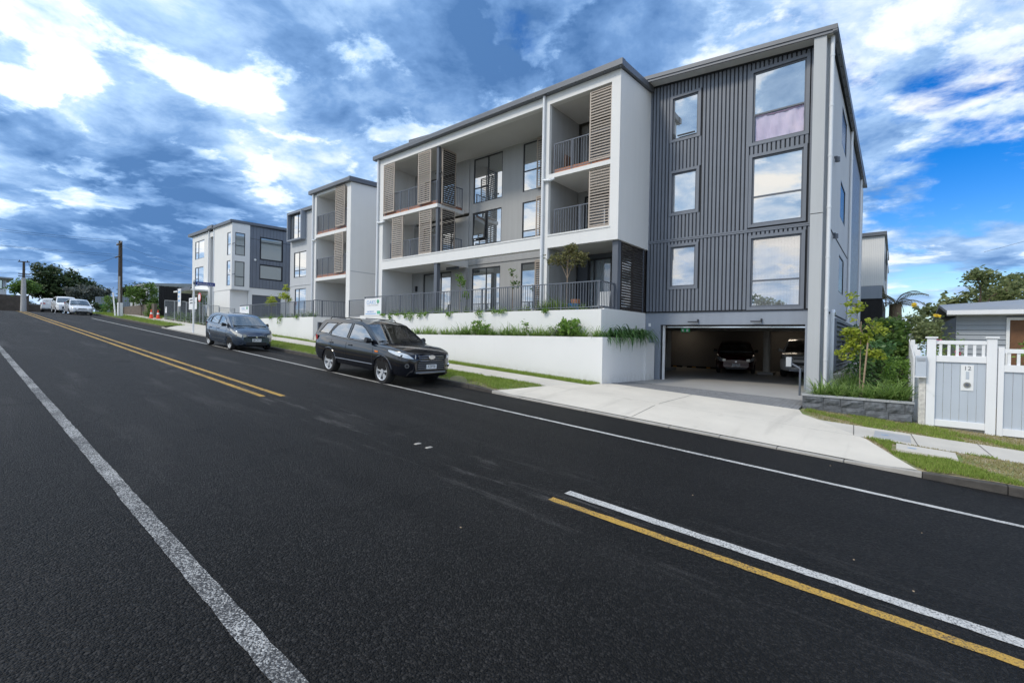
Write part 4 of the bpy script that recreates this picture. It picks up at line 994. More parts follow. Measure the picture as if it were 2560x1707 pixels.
MB().hexa([(-36.25, 16.6, 8.98), (-29.7, 16.6, 8.98), (-29.7, 27, 9.3), (-36.25, 27, 9.3), (-36.25, 16.6, 9.2), (-29.7, 16.6, 9.2), (-29.7, 27, 9.5), (-36.25, 27, 9.5)]).build('roof', 'roof_metal', B)
part('rear_volume', 'pale_grey_wall', B, (-35.95, -25.65, 17.65, 26.9, -.5, 8.9))

# ------------------------------------------------------------------ third block (townhouse on the lane)
B3 = thing('townhouse', 'white townhouse with dark vertical cladding and corner windows, farthest left', 'building', (-47, 18, .5)); B = B3
F3 = FY(15.05)
HF = [(-51.55, -49.1, 6.82, 8.5), (-51.55, -49.2, 4.3, 6.06), (-51.5, -48.2, .75, 3.5)]
MB().wall(F3, -52.3, -47.6, .0, 9.05, 0, -.2, HF).build('front_wall', 'white_render', B)
part('slot_wall', 'header_grey', B, (-47.6, -46.6, 15.5, 15.6, 0, 9.0)); part('slot_cap', 'white_render', B, (-47.6, -46.6, 15.05, 15.5, 8.5, 8.95))
HC = [(-43.5, -42.72, 6.46, 8.35), (-43.55, -42.75, 3.92, 6.0)]
MB().wall(FY(15.0), -46.6, -42.44, 3.58, 9.1, 0, -.2, HC).build('front_wall', 'white_render', B)
part('front_wall', 'white_render', B, (-46.6, -42.84, 15.03, 15.2, 0, 3.58)); part('ground_wall', 'white_render', B, (-43.04, -42.84, 15.2, 16.4, 0, 3.58))
part('box_floor', 'pale_grey_wall', B, (-43, -42.44, 15.0, 16.38, 3.54, 3.6))
HR = [(15.24, 16.0, 6.45, 8.33), (15.22, 15.98, 3.87, 5.95)]
MB().wall(FX(-42.44), 15.2, 16.38, 3.58, 9.12, 0, -.2, HR).build('box_wall', 'white_render', B)
for h in HC: window(B, FY(15.0), *h, gm='glass_mirror', trans=((-44, -42, h[2] + .9),), fm='frame_mid')
window(B, F3, *HF[0], mull=(-50.7,), fm='frame_mid', trans=((-51.6, -50.7, 7.45),)); window(B, F3, *HF[1], mull=(-50.7,), fm='frame_mid', trans=((-51.6, -50.7, 5.0),)); window(B, F3, *HF[2], mull=(-50.4, -49.4, -48.8), name='entry_glazing', gm='glass_half', fm='white_paint')
for h in HR: window(B, FX(-42.44), *h, gm=['glass_pale', 'glass_pale'], trans=((15, 16.2, h[2] + .8),))
HD = [(17.28, 19.12, 6.39, 8.26), (17.24, 19.12, 4.7, 5.91)]
MB().wall(FX(-42.6), 16.38, 26, 3.86, 9.15, 0, -.2, HD).build('cladding', 'groove', B)
cl3 = B.children[-1]
zz3 = [(h[0] - .06, h[1] + .06, h[2] - .06, h[3] + .06) for h in HD]
for tier in ((3.88, 8.02), (8.05, 9.12)):
    for i in range(27):
        y0 = 16.4 + i * .28; ym = y0 + .14; segs = [tier]
        for z in zz3:
            if z[0] < ym < z[1]:
                ns = []
                for a, b in segs:
                    if z[3] <= a or z[2] >= b: ns.append((a, b)); continue
                    if z[2] - a > .05: ns.append((a, z[2]))
                    if b - z[3] > .05: ns.append((z[3], b))
                segs = ns
        for a, b in segs: MB().box(-42.6, -42.575, y0 + .008, y0 + .272, a, b).build('board', 'clad_dark', cl3)
window(B, FX(-42.575), *HD[0], mull=(), trans=((17.2, 19.2, 7.86),), gm='glass_pale', rec=.03); window(B, FX(-42.575), *HD[1], gm='glass_pale', rec=.03)
MB().wall(FX(-42.62), 16.38, 26, 0, 3.86, 0, -.2, [(16.67, 19.12, .0, 3.28)]).build('ground_wall', 'white_render', B)
gd = part('garage_door', 'clad_dark', B, (-42.78, -42.72, 16.67, 19.12, .2, 3.28))
for k in range(5): part('panel', 'trim_dark', gd, (-42.72, -42.705, 16.7, 19.09, .6 + k * .53, 1.1 + k * .53))
MB().cyl((-42.575, 16.85, 6.27), (-42.5, 16.85, 6.27), .09, n=12).build('wall_lamp', 'plate_white', B, smooth=True)
MB().hexa([(-53, 14.85, 9.1), (-42.4, 14.85, 9.08), (-42.4, 26, 9.4), (-53, 26, 9.4), (-53, 14.85, 9.36), (-42.4, 14.85, 9.3), (-42.4, 26, 9.62), (-53, 26, 9.62)]).build('roof', 'trim_dark', B)
part('gutter_head', 'roof_metal', B, (-47.7, -46.5, 14.8, 15.0, 9.14, 9.42))
MB().hexa([(-42.46, 14.85, 9.1), (-42.36, 14.85, 9.1), (-42.36, 26, 9.4), (-42.46, 26, 9.4), (-42.46, 14.85, 9.32), (-42.36, 14.85, 9.32), (-42.36, 26, 9.6), (-42.46, 26, 9.6)]).build('barge_board', 'roof_metal', B)
pipe(B, [(-46.5, 14.98, 9.1), (-46.5, 14.98, .6)], .055, joints=(6, 3.6)); pipe(B, [(-47.75, 14.98, 9.1), (-47.75, 14.98, 4)], .05)
cn = part('canopy', 'white_paint', B, (-52.8, -47.95, 13.7, 15.04, 3.68, 3.8)); part('canopy_fascia', 'trim_dark', cn, (-51.6, -47.95, 13.66, 13.7, 3.7, 3.98))
part('canopy_post', 'white_paint', B, (-51.9, -51.75, 13.8, 13.95, .5, 3.68))
part('rear_volume', 'white_render', B, (-52.25, -42.85, 15.62, 25.9, 0, 9.05))
# rear block seen past the side facade
B4 = thing('rear_building', 'pale clad block standing behind the dark wing on the right', 'building', (-1.5, 42, -1)); B = B4
mb = MB()
part('wall', 'pale_grey_wall', B, (-6, -.75, 40, 52, 3.95, 7.35))
for i in range(15): part('board', 'white_render', B, (-2.2 + i * .098, -2.2 + i * .098 + .09, 39.97, 40, 4.0, 7.3))
part('band', 'header_grey', B, (-6, -.8, 39.95, 40.05, 3.12, 3.95)); part('base', 'black_fence', B, (-6, -.78, 40.0, 52, -2, 3.12))
part('roof', 'roof_metal', B, (-6.1, -.62, 39.8, 52.2, 7.35, 7.58)); part('gutter', 'roof_metal', B, (-.72, -.62, 44, 52, 6.2, 6.4)); pipe(B, [(-.68, 46.5, 7.3), (-.68, 46.5, 3)], .06)
window(B, FX(-.75), 42, 43.4, 4.6, 6.6, rec=-.06, gm='glass_half')
B = B_

# ------------------------------------------------------------------ neighbour on the right: gate, fence, stone planter, house
G = thing('fence_gate', 'white gate with blue-grey boards and number 12 plaque', 'gate', (1.1, 14.75, -1.9))
def post(x0, x1, zb, zt, parent):
    p = part('post', 'fence_white', parent, (x0, x1, 14.67, 14.67 + (x1 - x0), zb, zt), bevel=.006); mb = MB()
    mb.box(x0 - .03, x1 + .03, 14.64, 14.70 + (x1 - x0), zt + .001, zt + .035); mb.build('post_cap', 'fence_white', p, bevel=.006); return p
post(.56, .72, -1.98, .175, G); post(1.555, 1.715, -2.02, .185, G)
part('top_rail', 'fence_white', G, (.72, 1.555, 14.71, 14.78, .04, .125), bevel=.006); part('middle_rail', 'fence_white', G, (.72, 1.555, 14.70, 14.79, -.37, -.22), bevel=.006)
part('bottom_rail', 'fence_white', G, (.72, 1.555, 14.70, 14.79, -1.86, -1.71), bevel=.006)
for i in range(6): part('slat', 'fence_white', G, (.775 + i * .141, .825 + i * .141, 14.725, 14.765, -.22, .04))
for i in range(6): part('board', 'fence_blue', G, (.721 + i * .139, .721 + i * .139 + .134, 14.735, 14.755, -1.71, -.37))
pq = part('number_plaque', 'plate_white', G, (1.15, 1.36, 14.722, 14.733, -1.0, -.42))
text('12', .13, lambda a, b: (1.255 + a, 14.716, -.50 + b), 'sign_grey', pq, name='house_number')
part('plaque_glass', 'fence_blue', pq, (1.23, 1.285, 14.715, 14.722, -.74, -.57)); mb = MB().cyl((1.255, 14.72, -.87), (1.255, 14.705, -.87), .062, n=18); mb.build('plaque_ring', 'chrome', pq, smooth=True)
MB().cyl((1.255, 14.704, -.87), (1.255, 14.70, -.87), .036, n=18).build('plaque_knob', 'trim_dark', pq)
G2 = thing('picket_fence', 'white fence panel with blue-grey boards at the right edge', 'fence', (2.6, 14.75, -2))
part('post', 'fence_white', G2, (1.735, 1.83, 14.69, 14.79, -2.05, -.0), bevel=.006)
part('post', 'fence_white', G2, (3.4, 3.5, 14.69, 14.79, -2.1, -.0), bevel=.006)
part('top_rail', 'fence_white', G2, (1.83, 3.4, 14.71, 14.78, -.13, -.04)); part('middle_rail', 'fence_white', G2, (1.83, 3.4, 14.70, 14.79, -.54, -.39)); part('bottom_rail', 'fence_white', G2, (1.83, 3.4, 14.70, 14.79, -1.93, -1.78))
for i in range(11): part('slat', 'fence_white', G2, (1.88 + i * .141, 1.93 + i * .141, 14.725, 14.765, -.39, -.13))
for i in range(11): part('board', 'fence_blue', G2, (1.831 + i * .1425, 1.831 + i * .1425 + .137, 14.735, 14.755, -1.78, -.54))
LBX = thing('letterbox', 'grey letterbox beside the white gate post', 'letterbox', (.46, 14.7, -.75)); part('box', 'fence_blue', LBX, (.36, .555, 14.55, 14.8, -.72, -.24), bevel=.008); part('flap', 'board_grey', LBX, (.38, .535, 14.54, 14.55, -.36, -.29)); part('base_lip', 'fence_white', LBX, (.35, .555, 14.53, 14.8, -.745, -.722))
OP = thing('old_post', 'weathered flaking white post under the letterbox', 'post', (.49, 14.75, -1.9)); part('shaft', 'weathered_paint', OP, (.43, .553, 14.66, 14.78, -1.95, -.75), bevel=.006); part('foot', 'concrete_path', OP, (.41, .57, 14.63, 14.8, -2.0, -1.88))
SF = thing('side_fence', 'white picket fence running back between the two properties', 'fence', (.42, 18, -1.9))
for i in range(5): part('post', 'fence_white', SF, (.36, .46, 15.2 + i * 2.2, 15.3 + i * 2.2, -2, -.1 + i * .14))
for i in range(60): part('picket', 'fence_white', SF, (.33, .36, 15.0 + i * .17, 15.12 + i * .17, -1.75 + i * .01, -.3 + i * .0145))
# stone planter
SP = thing('stone_planter', 'dark split-stone planter wall with pale capping beside the driveway', 'planter', (-.8, 14.7, -1.8))
def zst(x): return -1.755 - (x + 1.9) * .042
x = -1.92
for row in (0, 1):
    xs_ = [-1.92]
    while xs_[-1] < .30: xs_.append(min(.36, xs_[-1] + random.uniform(.30, .48)))
    if xs_[-1] - xs_[-2] < .12: xs_.pop(-2)
    for a, b in zip(xs_, xs_[1:]):
        z0 = zst((a + b) / 2) + .21 * row - .02 if row else zst((a + b) / 2) - .05; z1 = -1.40 if row else zst((a + b) / 2) + .185
        mb = MB(); n = 4; m_ = 3
        for i in range(n + 1):
            for j in range(m_ + 1):
                e = (i in (0, n)) or (j in (0, m_)); mb.v.append((a + .004 + (b - a - .008) * i / n, 14.63 - (0 if e else random.uniform(.012, .05)), z0 + (z1 - z0) * j / m_))
        k0 = len(mb.v)
        mb.f = [(i * (m_ + 1) + j, (i + 1) * (m_ + 1) + j, (i + 1) * (m_ + 1) + j + 1, i * (m_ + 1) + j + 1) for i in range(n) for j in range(m_)]
        mb.box(a + .004, b - .004, 14.631, 14.8, z0, z1); mb.build('stone_block', 'block_stone', SP)
for k in range(5): part('cap_stone', 'block_cap', SP, (-1.93 + k * .46, -1.93 + k * .46 + .455, 14.60, 14.82, -1.398, -1.355))
for k in range(6):
    part('stone_block', 'block_stone', SP, (-1.94, -1.76, 14.82 + k * .42, 14.82 + k * .42 + .41, -1.8, -1.40)); part('cap_stone', 'block_cap', SP, (-1.95, -1.73, 14.821 + k * .42, 14.82 + k * .42 + .415, -1.398, -1.355))
struct('garden_soil', MB().box(-1.75, .34, 14.8, 34, -2.0, -1.43), 'soil', 'soil of the garden bed beside the dark wing')
# gate-opener post by the garage
KP = thing('keypad_post', 'slim dark post with a pale keypad box at the garage', 'post', (-2.24, 16.45, -1.6))
MB().tube([(-2.23, 16.45, -1.63), (-2.23, 16.45, -.78), (-2.27, 16.45, -.74), (-2.47, 16.45, -.62)], .03, 8).build('post', 'frame_mid', KP, smooth=True); part('base_plate', 'frame_mid', KP, (-2.32, -2.14, 16.36, 16.54, -1.64, -1.62))
part('keypad', 'pilaster_grey', KP, (-2.6, -2.46, 16.38, 16.5, -.72, -.43), bevel=.01)
# neighbour's weatherboard house
NH = thing('neighbour_house', 'pale blue-grey weatherboard house behind the white gate', 'house', (4.5, 24, -1.5))
part('wall', 'board_grey', NH, (1.6, 9, 22.06, 29, -2.2, 1.02))
DO = (2.84, 3.7, -1.6, .88)
for i in range(19):
    z0 = -2.0 + i * .16
    for a, b in (((1.57, 9.0),) if z0 > .9 else ((1.57, DO[0] - .08), (DO[1] + .08, 9.0))):
        MB().hexa([(a, 22.0, z0), (b, 22.0, z0), (b, 22.06, z0), (a, 22.06, z0), (a, 22.03, z0 + .155), (b, 22.03, z0 + .155), (b, 22.06, z0 + .155), (a, 22.06, z0 + .155)]).build('weatherboard', 'board_grey', NH)
part('door_frame', 'white_paint', NH, (DO[0] - .08, DO[0], 21.98, 22.06, -1.6, .96), (DO[1], DO[1] + .08, 21.98, 22.06, -1.6, .96), (DO[0], DO[1], 21.98, 22.06, .88, .96)); part('door', 'timber_brown', NH, (DO[0], DO[1], 22.04, 22.07, -1.6, .88))
part('eave', 'white_paint', NH, (1.33, 9.2, 21.6, 22.05, 1.04, 1.08)); part('gutter', 'fence_white', NH, (1.30, 9.2, 21.5, 21.6, 1.06, 1.20))
MB().hexa([(1.3, 21.6, 1.1), (9.2, 21.6, 1.1), (9.2, 25.5, 2.0), (1.3, 25.5, 1.55), (1.3, 21.6, 1.2), (9.2, 21.6, 1.2), (9.2, 25.5, 2.1), (1.3, 25.5, 1.65)]).build('roof', 'iron_roof', NH)
MB().hexa([(1.3, 25.5, 1.55), (9.2, 25.5, 2.0), (9.2, 29.5, 1.1), (1.3, 29.5, 1.1), (1.3, 25.5, 1.65), (9.2, 25.5, 2.1), (9.2, 29.5, 1.2), (1.3, 29.5, 1.2)]).build('roof', 'iron_roof', NH)

# ------------------------------------------------------------------ street things further up
def zv(x, y): return zver(x, y)
SG = thing('street_sign', 'blue street name sign on a white post at the lane', 'sign', (-33.9, 9.85, zv(-33.9, 9.85)))
zb_ = zv(-33.9, 9.85)
MB().cyl((-33.9, 9.85, zb_ - .1), (-33.9, 9.85, zb_ + 3.2), .055, n=10).build('post', 'white_paint', SG, smooth=True)
bl = part('blade', 'sign_navy', SG, (-33.86, -33.83, 9.92, 11.0, zb_ + 2.9, zb_ + 3.12)); text('Pukekahu Ln', .17, lambda a, b: (-33.825, 10.46 + a, zb_ + 3.0 + b), 'plate_white', bl)
part('bracket', 'frame_mid', SG, (-33.92, -33.82, 9.8, 9.93, zb_ + 2.95, zb_ + 3.08))
PP = thing('power_pole', 'tall timber power pole with white lower sleeve on the grass verge', 'pole', (-55.6, 10.3, 1.3))
zp = zv(-55.6, 10.3)
MB().cyl((-55.6, 10.3, zp - .2), (-55.75, 10.3, 8.3), .19, .14, n=12).build('pole', 'timber_pole', PP, smooth=True)
MB().cyl((-55.42, 10.22, zp - .2), (-55.55, 10.22, 5.0), .07, n=8).build('cable_guard', 'pole_concrete', PP, smooth=True); MB().cyl((-55.6, 10.3, zp - .1), (-55.62, 10.3, zp + 1.3), .215, .21, n=12).build('sleeve', 'white_paint', PP, smooth=True)
part('crossarm', 'timber_pole', PP, (-56.6, -54.9, 10.15, 10.25, 7.95, 8.06)); part('crossarm', 'timber_pole', PP, (-57.0, -55.0, 10.12, 10.2, 6.82, 6.9))
for x in (-56.5, -55.0): MB().cyl((x, 10.2, 8.06), (x, 10.2, 8.2), .035, n=8).build('insulator', 'plate_white', PP)
LP = thing('leaning_post', 'short white leaning post against the timber power pole', 'post', (-55.9, 9.9, 1.3)); MB().cyl((-55.5, 9.95, zv(-55.5, 9.95) - .1), (-56.2, 9.9, 3.5), .06, n=8).build('shaft', 'white_paint', LP, smooth=True)
P2 = thing('power_pole', 'slender concrete power pole with crossarms at the crest of the road', 'pole', (-74.3, 5.47, 2.2))
MB().cyl((-74.3, 5.47, zr(-74.3) - .1), (-74.3, 5.47, 5.6), .26, .18, n=10).build('lower_pole', 'pole_concrete', P2, smooth=True); MB().cyl((-74.3, 5.47, 5.55), (-74.3, 5.47, 7.4), .12, .1, n=10).build('upper_pole', 'timber_pole', P2, smooth=True)
for z, w_ in ((7.3, .45), (5.98, .42), (5.72, .42)): part('crossarm', 'timber_pole', P2, (-74.4, -74.25, 5.47 - w_, 5.47 + w_, z, z + .09))
for i, (y_, z) in enumerate(((5.15, 7.39), (5.75, 7.39))): MB().cyl((-74.3, y_, z), (-74.3, y_, z + .14), .04, n=6).build('insulator', 'frame_dark', P2)
def wire(a, b, sag, label, r=.012):
    a = Vector(a); b = Vector(b); pts = [a + (b - a) * (i / 14) - Vector((0, 0, sag * 4 * (i / 14) * (1 - i / 14))) for i in range(15)]
    tag(MB().tube(pts, r, 4).build('power_line', 'wire'), label, 'cable', 'overhead power lines')
wire((-56.4, 10.2, 8.2), (-60.6, -8, 8.9), .35, 'upper power line running left from the timber pole'); wire((-55.0, 10.2, 8.2), (-59.0, -8, 8.75), .35, 'second upper power line running left from the timber pole')
wire((-56.9, 10.15, 6.95), (-60.4, -8, 7.35), .2, 'lower power line running left from the timber pole'); wire((-55.2, 10.15, 6.95), (-58.6, -8, 7.0), .2, 'lowest power line running left from the timber pole')
wire((-55.6, 10.3, 7.9), (-52.3, 15.0, 6.05), .1, 'service cable from the timber pole to the townhouse', .010); wire((-55.6, 10.3, 6.6), (-52.3, 15.0, 5.5), .1, 'lower service cable from the timber pole to the townhouse', .010)
wire((-74.3, 5.15, 7.5), (-84, -12, 8), .2, 'power line leaving the concrete pole to the left'); wire((-74.3, 5.75, 7.45), (-56.4, 10.25, 6.95), .9, 'power line between the two poles')
wire((-74.3, 5.15, 6.05), (-84, -12, 6.3), .2, 'low power line leaving the concrete pole to the left'); wire((3.0, 30, 4.3), (12, 26, 7.0), .2, 'power line above the neighbour\'s trees', .007)
# wheelie bin, cones, site fence, signs
BN = thing('wheelie_bin', 'green wheelie bin on the grass beyond the parked cars', 'bin', (-76, 12.5, zv(-76, 12.5)))
zb_ = zv(-76, 12.5) + .15
MB().hexa([(-76.3, 12.2, zb_), (-75.75, 12.2, zb_), (-75.75, 12.75, zb_), (-76.3, 12.75, zb_), (-76.4, 12.1, zb_ + .95), (-75.65, 12.1, zb_ + .95), (-75.65, 12.85, zb_ + .95), (-76.4, 12.85, zb_ + .95)]).build('body', 'bin_green', BN); part('lid', 'bin_green', BN, (-76.42, -75.6, 12.06, 12.9, zb_ + .96, zb_ + 1.05))
for y in (12.2, 12.75): MB().cyl((-76.4, y - .03, zb_ + .05), (-76.4, y + .03, zb_ + .05), .12, n=12).build('wheel', 'tyre', BN)
for k, (x, y, lab) in enumerate(((-53.4, 12.15, 'left of the two orange traffic cones beside the site fence'), (-52.9, 12.55, 'right of the two orange traffic cones beside the site fence'))):
    z = zv(x, y); c_ = thing('traffic_cone', lab, 'cone', (x, y, z), 'traffic cones')
    part('base', 'cone_orange', c_, (x - .2, x + .2, y - .2, y + .2, z, z + .04)); MB().cyl((x, y, z + .04), (x, y, z + .82), .15, .03, n=14).build('body', 'cone_orange', c_, smooth=True); MB().cyl((x, y, z + .4), (x, y, z + .56), .102, .078, n=14).build('reflective_band', 'plate_white', c_, smooth=True)
def site_panel(x0, y0, x1, y1, h, label):
    p = thing('site_fence', label, 'fence', (x0, y0, zv(x0, y0)), 'temporary site fence'); a = Vector((x0, y0)); b = Vector((x1, y1)); z0, z1 = zv(x0, y0), zv(x1, y1)
    mb = MB()
    for t in (0, 1): q = a + (b - a) * t; z = z0 + (z1 - z0) * t; mb.cyl((q.x, q.y, z), (q.x, q.y, z + h), .03, n=6)
    for hh in (.12, h): mb.cyl((a.x, a.y, z0 + hh), (b.x, b.y, z1 + hh), .025, n=6)
    mb.build('frame', 'netting', p); mb = MB(); n = int((b - a).length / .11)
    for i in range(1, n): q = a + (b - a) * i / n; z = z0 + (z1 - z0) * i / n; mb.cyl((q.x, q.y, z + .12), (q.x, q.y, z + h), .006, n=3, caps=False)
    for i in range(1, 9): mb.cyl((a.x, a.y, z0 + .12 + i * (h - .12) / 9), (b.x, b.y, z1 + .12 + i * (h - .12) / 9), .005, n=3, caps=False)
    o = mb.build('mesh_wire', 'netting', p); o['kind'] = 'stuff'
    for q, z in ((a, z0), (b, z1)): part('foot', 'concrete_path', p, (q.x - .3, q.x + .3, q.y - .1, q.y + .1, z, z + .12))
site_panel(-52.5, 12.95, -49.6, 12.95, 1.75, 'site fence panel next to the traffic cones'); site_panel(-49.5, 12.95, -46.6, 13.0, 1.75, 'second site fence panel from the traffic cones'); site_panel(-46.5, 13.0, -43.2, 13.2, 1.7, 'site fence panel in front of the townhouse entry'); site_panel(-43.1, 13.2, -40.0, 13.3, 1.6, 'site fence panel at the lane mouth'); site_panel(-39.9, 13.3, -37.1, 13.35, 1.5, 'site fence panel beside the farther terrace')
def board_sign(x, y, z0, w, h, label, lines, mat='sign_white'):
    s = thing('notice_board', label, 'sign', (x, y, z0)); part('board', mat, s, (x - w / 2, x + w / 2, y, y + .015, z0, z0 + h))
    for i, (t_, mt) in enumerate(lines): MB().box(x - w * .38, x - w * .38 + w * .76 * t_, y - .004, y - .001, z0 + h * (.75 - i * .25), z0 + h * (.87 - i * .25)).build('printed_line', mt, s)
    for e in (-.35, .35): part('leg', 'netting', s, (x + e * w - .02, x + e * w + .02, y + .016, y + .05, zv(x, y), z0 + h))
board_sign(-44.6, 12.9, 1.85, 1.9, .95, 'white notice board in front of the townhouse entry', [(.5, 'sign_grey'), (.9, 'sign_grey')]); board_sign(-47.9, 12.85, 2.2, .75, 1.5, 'tall white notice with blue print behind the street sign', [(.9, 'sign_pale_blue'), (.5, 'sign_pale_blue'), (.8, 'sign_pale_blue')])
board_sign(-51.9, 12.9, 1.7, .45, .55, 'small white notice on the site fence near the cones', [(.6, 'sign_grey')])
SL = thing('speed_sign', 'round red-rimmed speed sign on a pole before the townhouse', 'sign', (-43.4, 13.0, .7)); zz = zv(-43.4, 13)
MB().cyl((-43.4, 13.05, zz), (-43.4, 13.05, 3.2), .03, n=8).build('post', 'netting', SL); MB().cyl((-43.4, 13.02, 2.8), (-43.4, 13.0, 2.8), .36, n=24).build('rim', 'sign_red', SL, smooth=True); MB().cyl((-43.4, 13.0, 2.8), (-43.4, 12.99, 2.8), .27, n=24).build('face', 'plate_white', SL)
BF = thing('black_fence', 'tall black timber fence left of the townhouse', 'fence', (-58, 15, 2))
for i in range(26): part('paling', 'black_fence', BF, (-58.0, -57.96, 13.8 + i * .14, 13.8 + i * .14 + .13, 1.4, 4.62 + random.uniform(-.03, .03)))
GRF = thing('grey_fence', 'blue-grey board fence below the grey bushes', 'fence', (-80, 13.5, 2.5))
for i in range(20): part('paling', 'header_grey', GRF, (-80, -79.95, 12.3 + i * .2, 12.3 + i * .2 + .185, 2.3, 4.3 + i * .02))
HS = thing('roofed_house', 'low house roof behind the black fence', 'house', (-72, 18, 3)); part('wall', 'pale_grey_wall', HS, (-78, -70, 15.5, 22, 2.5, 5.6)); MB().hexa([(-78.5, 15.2, 5.55), (-69.8, 15.2, 5.55), (-69.8, 22.4, 5.7), (-78.5, 22.4, 5.7), (-78.5, 15.2, 5.7), (-69.8, 15.2, 5.75), (-69.8, 22.4, 6.35), (-78.5, 22.4, 6.3)]).build('roof', 'iron_roof', HS)
HL = thing('far_house', 'pale house with upper window at the left edge of the view', 'house', (-90, 2, 2.5)); part('wall', 'white_render', HL, (-92, -86, -2, 4.85, 2, 6.15)); MB().hexa([(-93, -3, 6.15), (-85, -3, 6.15), (-85, 5.4, 6.15), (-93, 5.4, 6.15), (-93, -3, 6.5), (-85, -3, 6.5), (-85, 5.4, 6.3), (-93, 5.4, 6.3)]).build('roof', 'iron_roof', HL)
window(HL, FX(-86), 3.2, 4.5, 4.9, 6.0, rec=-.05, mull=(3.8,)); part('lower_wall', 'far_wall_brown', HL, (-86, -85.5, 2.5, 6.8, 2.2, 4.2))
LW = thing('garden_wall', 'low brown garden wall across the end of the road', 'wall', (-88.3, 6, 2.3)); part('wall', 'far_wall_brown', LW, (-88.4, -88.1, -3, 9.4, 1.9, 3.2)); part('coping', 'concrete_path', LW, (-88.45, -88.05, -3, 9.4, 3.2, 3.28))
BW2 = thing('garden_wall', 'brown stone retaining wall beside the green bin', 'wall', (-63, 12.5, 1.9)); part('wall', 'far_wall_brown', BW2, (-74, -56, 12.95, 13.2, 1.0, 2.7))

# ------------------------------------------------------------------ cars
def interp(tab, x):       # monotone cubic through the table
    n = len(tab)
    if x <= tab[0][0]: return tab[0][1]
    if x >= tab[-1][0]: return tab[-1][1]
    d = [(tab[i + 1][1] - tab[i][1]) / (tab[i + 1][0] - tab[i][0]) for i in range(n - 1)]
    ms = [d[0]] + [0 if d[i - 1] * d[i] <= 0 else 2 * d[i - 1] * d[i] / (d[i - 1] + d[i]) for i in range(1, n - 1)] + [d[-1]]
    for i in range(n - 1):
        if x <= tab[i + 1][0]:
            h = tab[i + 1][0] - tab[i][0]; u = (x - tab[i][0]) / h
            return (2 * u ** 3 - 3 * u ** 2 + 1) * tab[i][1] + (u ** 3 - 2 * u ** 2 + u) * h * ms[i] + (-2 * u ** 3 + 3 * u ** 2) * tab[i + 1][1] + (u ** 3 - u ** 2) * h * ms[i + 1]
def sm(tab, x, h=.06): return (interp(tab, x - h) + 2 * interp(tab, x) + interp(tab, x + h)) / 4
def make_wheel(r, w, style):
    prof = [(-w / 2 + .01, r * .66), (-w / 2, r * .76), (-w / 2, r * .90), (-w / 2 + .03, r * .985), (-w / 2 + .06, r), (w / 2 - .06, r), (w / 2 - .03, r * .985), (w / 2, r * .9), (w / 2, r * .76), (w / 2 - .01, r * .66)]
    n = 28; mb = MB()
    for i in range(n):
        t = 2 * math.pi * i / n
        for y, rr in prof: mb.v.append((rr * math.cos(t), y, rr * math.sin(t)))
    k = len(prof)
    for i in range(n):
        for j in range(k - 1): mb.f.append((i * k + j, i * k + j + 1, ((i + 1) % n) * k + j + 1, ((i + 1) % n) * k + j))
    tyre = mb.mesh('wheel', 'tyre', True)
    rim = MB(); R_ = r * .68
    for i in range(n):       # outer ring (towards -y)
        t0, t1 = 2 * math.pi * i / n, 2 * math.pi * (i + 1) / n
        for ra, ya, rb, yb in ((R_, -w / 2 + .004, R_ * .92, -w / 2 + .012), (R_ * .92, -w / 2 + .012, R_ * .88, w / 2 - .02)):
            rim.quad((ra * math.cos(t0), ya, ra * math.sin(t0)), (ra * math.cos(t1), ya, ra * math.sin(t1)), (rb * math.cos(t1), yb, rb * math.sin(t1)), (rb * math.cos(t0), yb, rb * math.sin(t0)))
    spokes = [(2 * math.pi * (i + .0) / 5 + .3 + d) for i in range(5) for d in ((-.19, .19) if style == 'twin' else (0,))]
    for t in spokes:
        u = Vector((math.cos(t), 0, math.sin(t))); v = Vector((-math.sin(t), 0, math.cos(t)))
        wa, wb_ = (.022, .034) if style == 'twin' else (.045, .062); y0, y1 = -w / 2 + .02, -w / 2 + .05
        p = [u * .03 - v * wa, u * R_ * .93 - v * wb_, u * R_ * .93 + v * wb_, u * .03 + v * wa]
        rim.hexa([(q.x, y1, q.z) for q in p] + [(q.x, y0 + (.012 if i_ in (0, 3) else 0), q.z) for i_, q in enumerate(p)])
    rim.cyl((0, -w / 2 + .012, 0), (0, -w / 2 + .05, 0), .07, n=14)
    rm = rim.mesh('rim', 'alloy' if style == 'twin' else 'hubcap')
    dk = MB().cyl((0, -w / 2 + .075, 0), (0, -w / 2 + .08, 0), R_ * .88, n=20).mesh('brake', 'well_black')
    return tyre, rm, dk
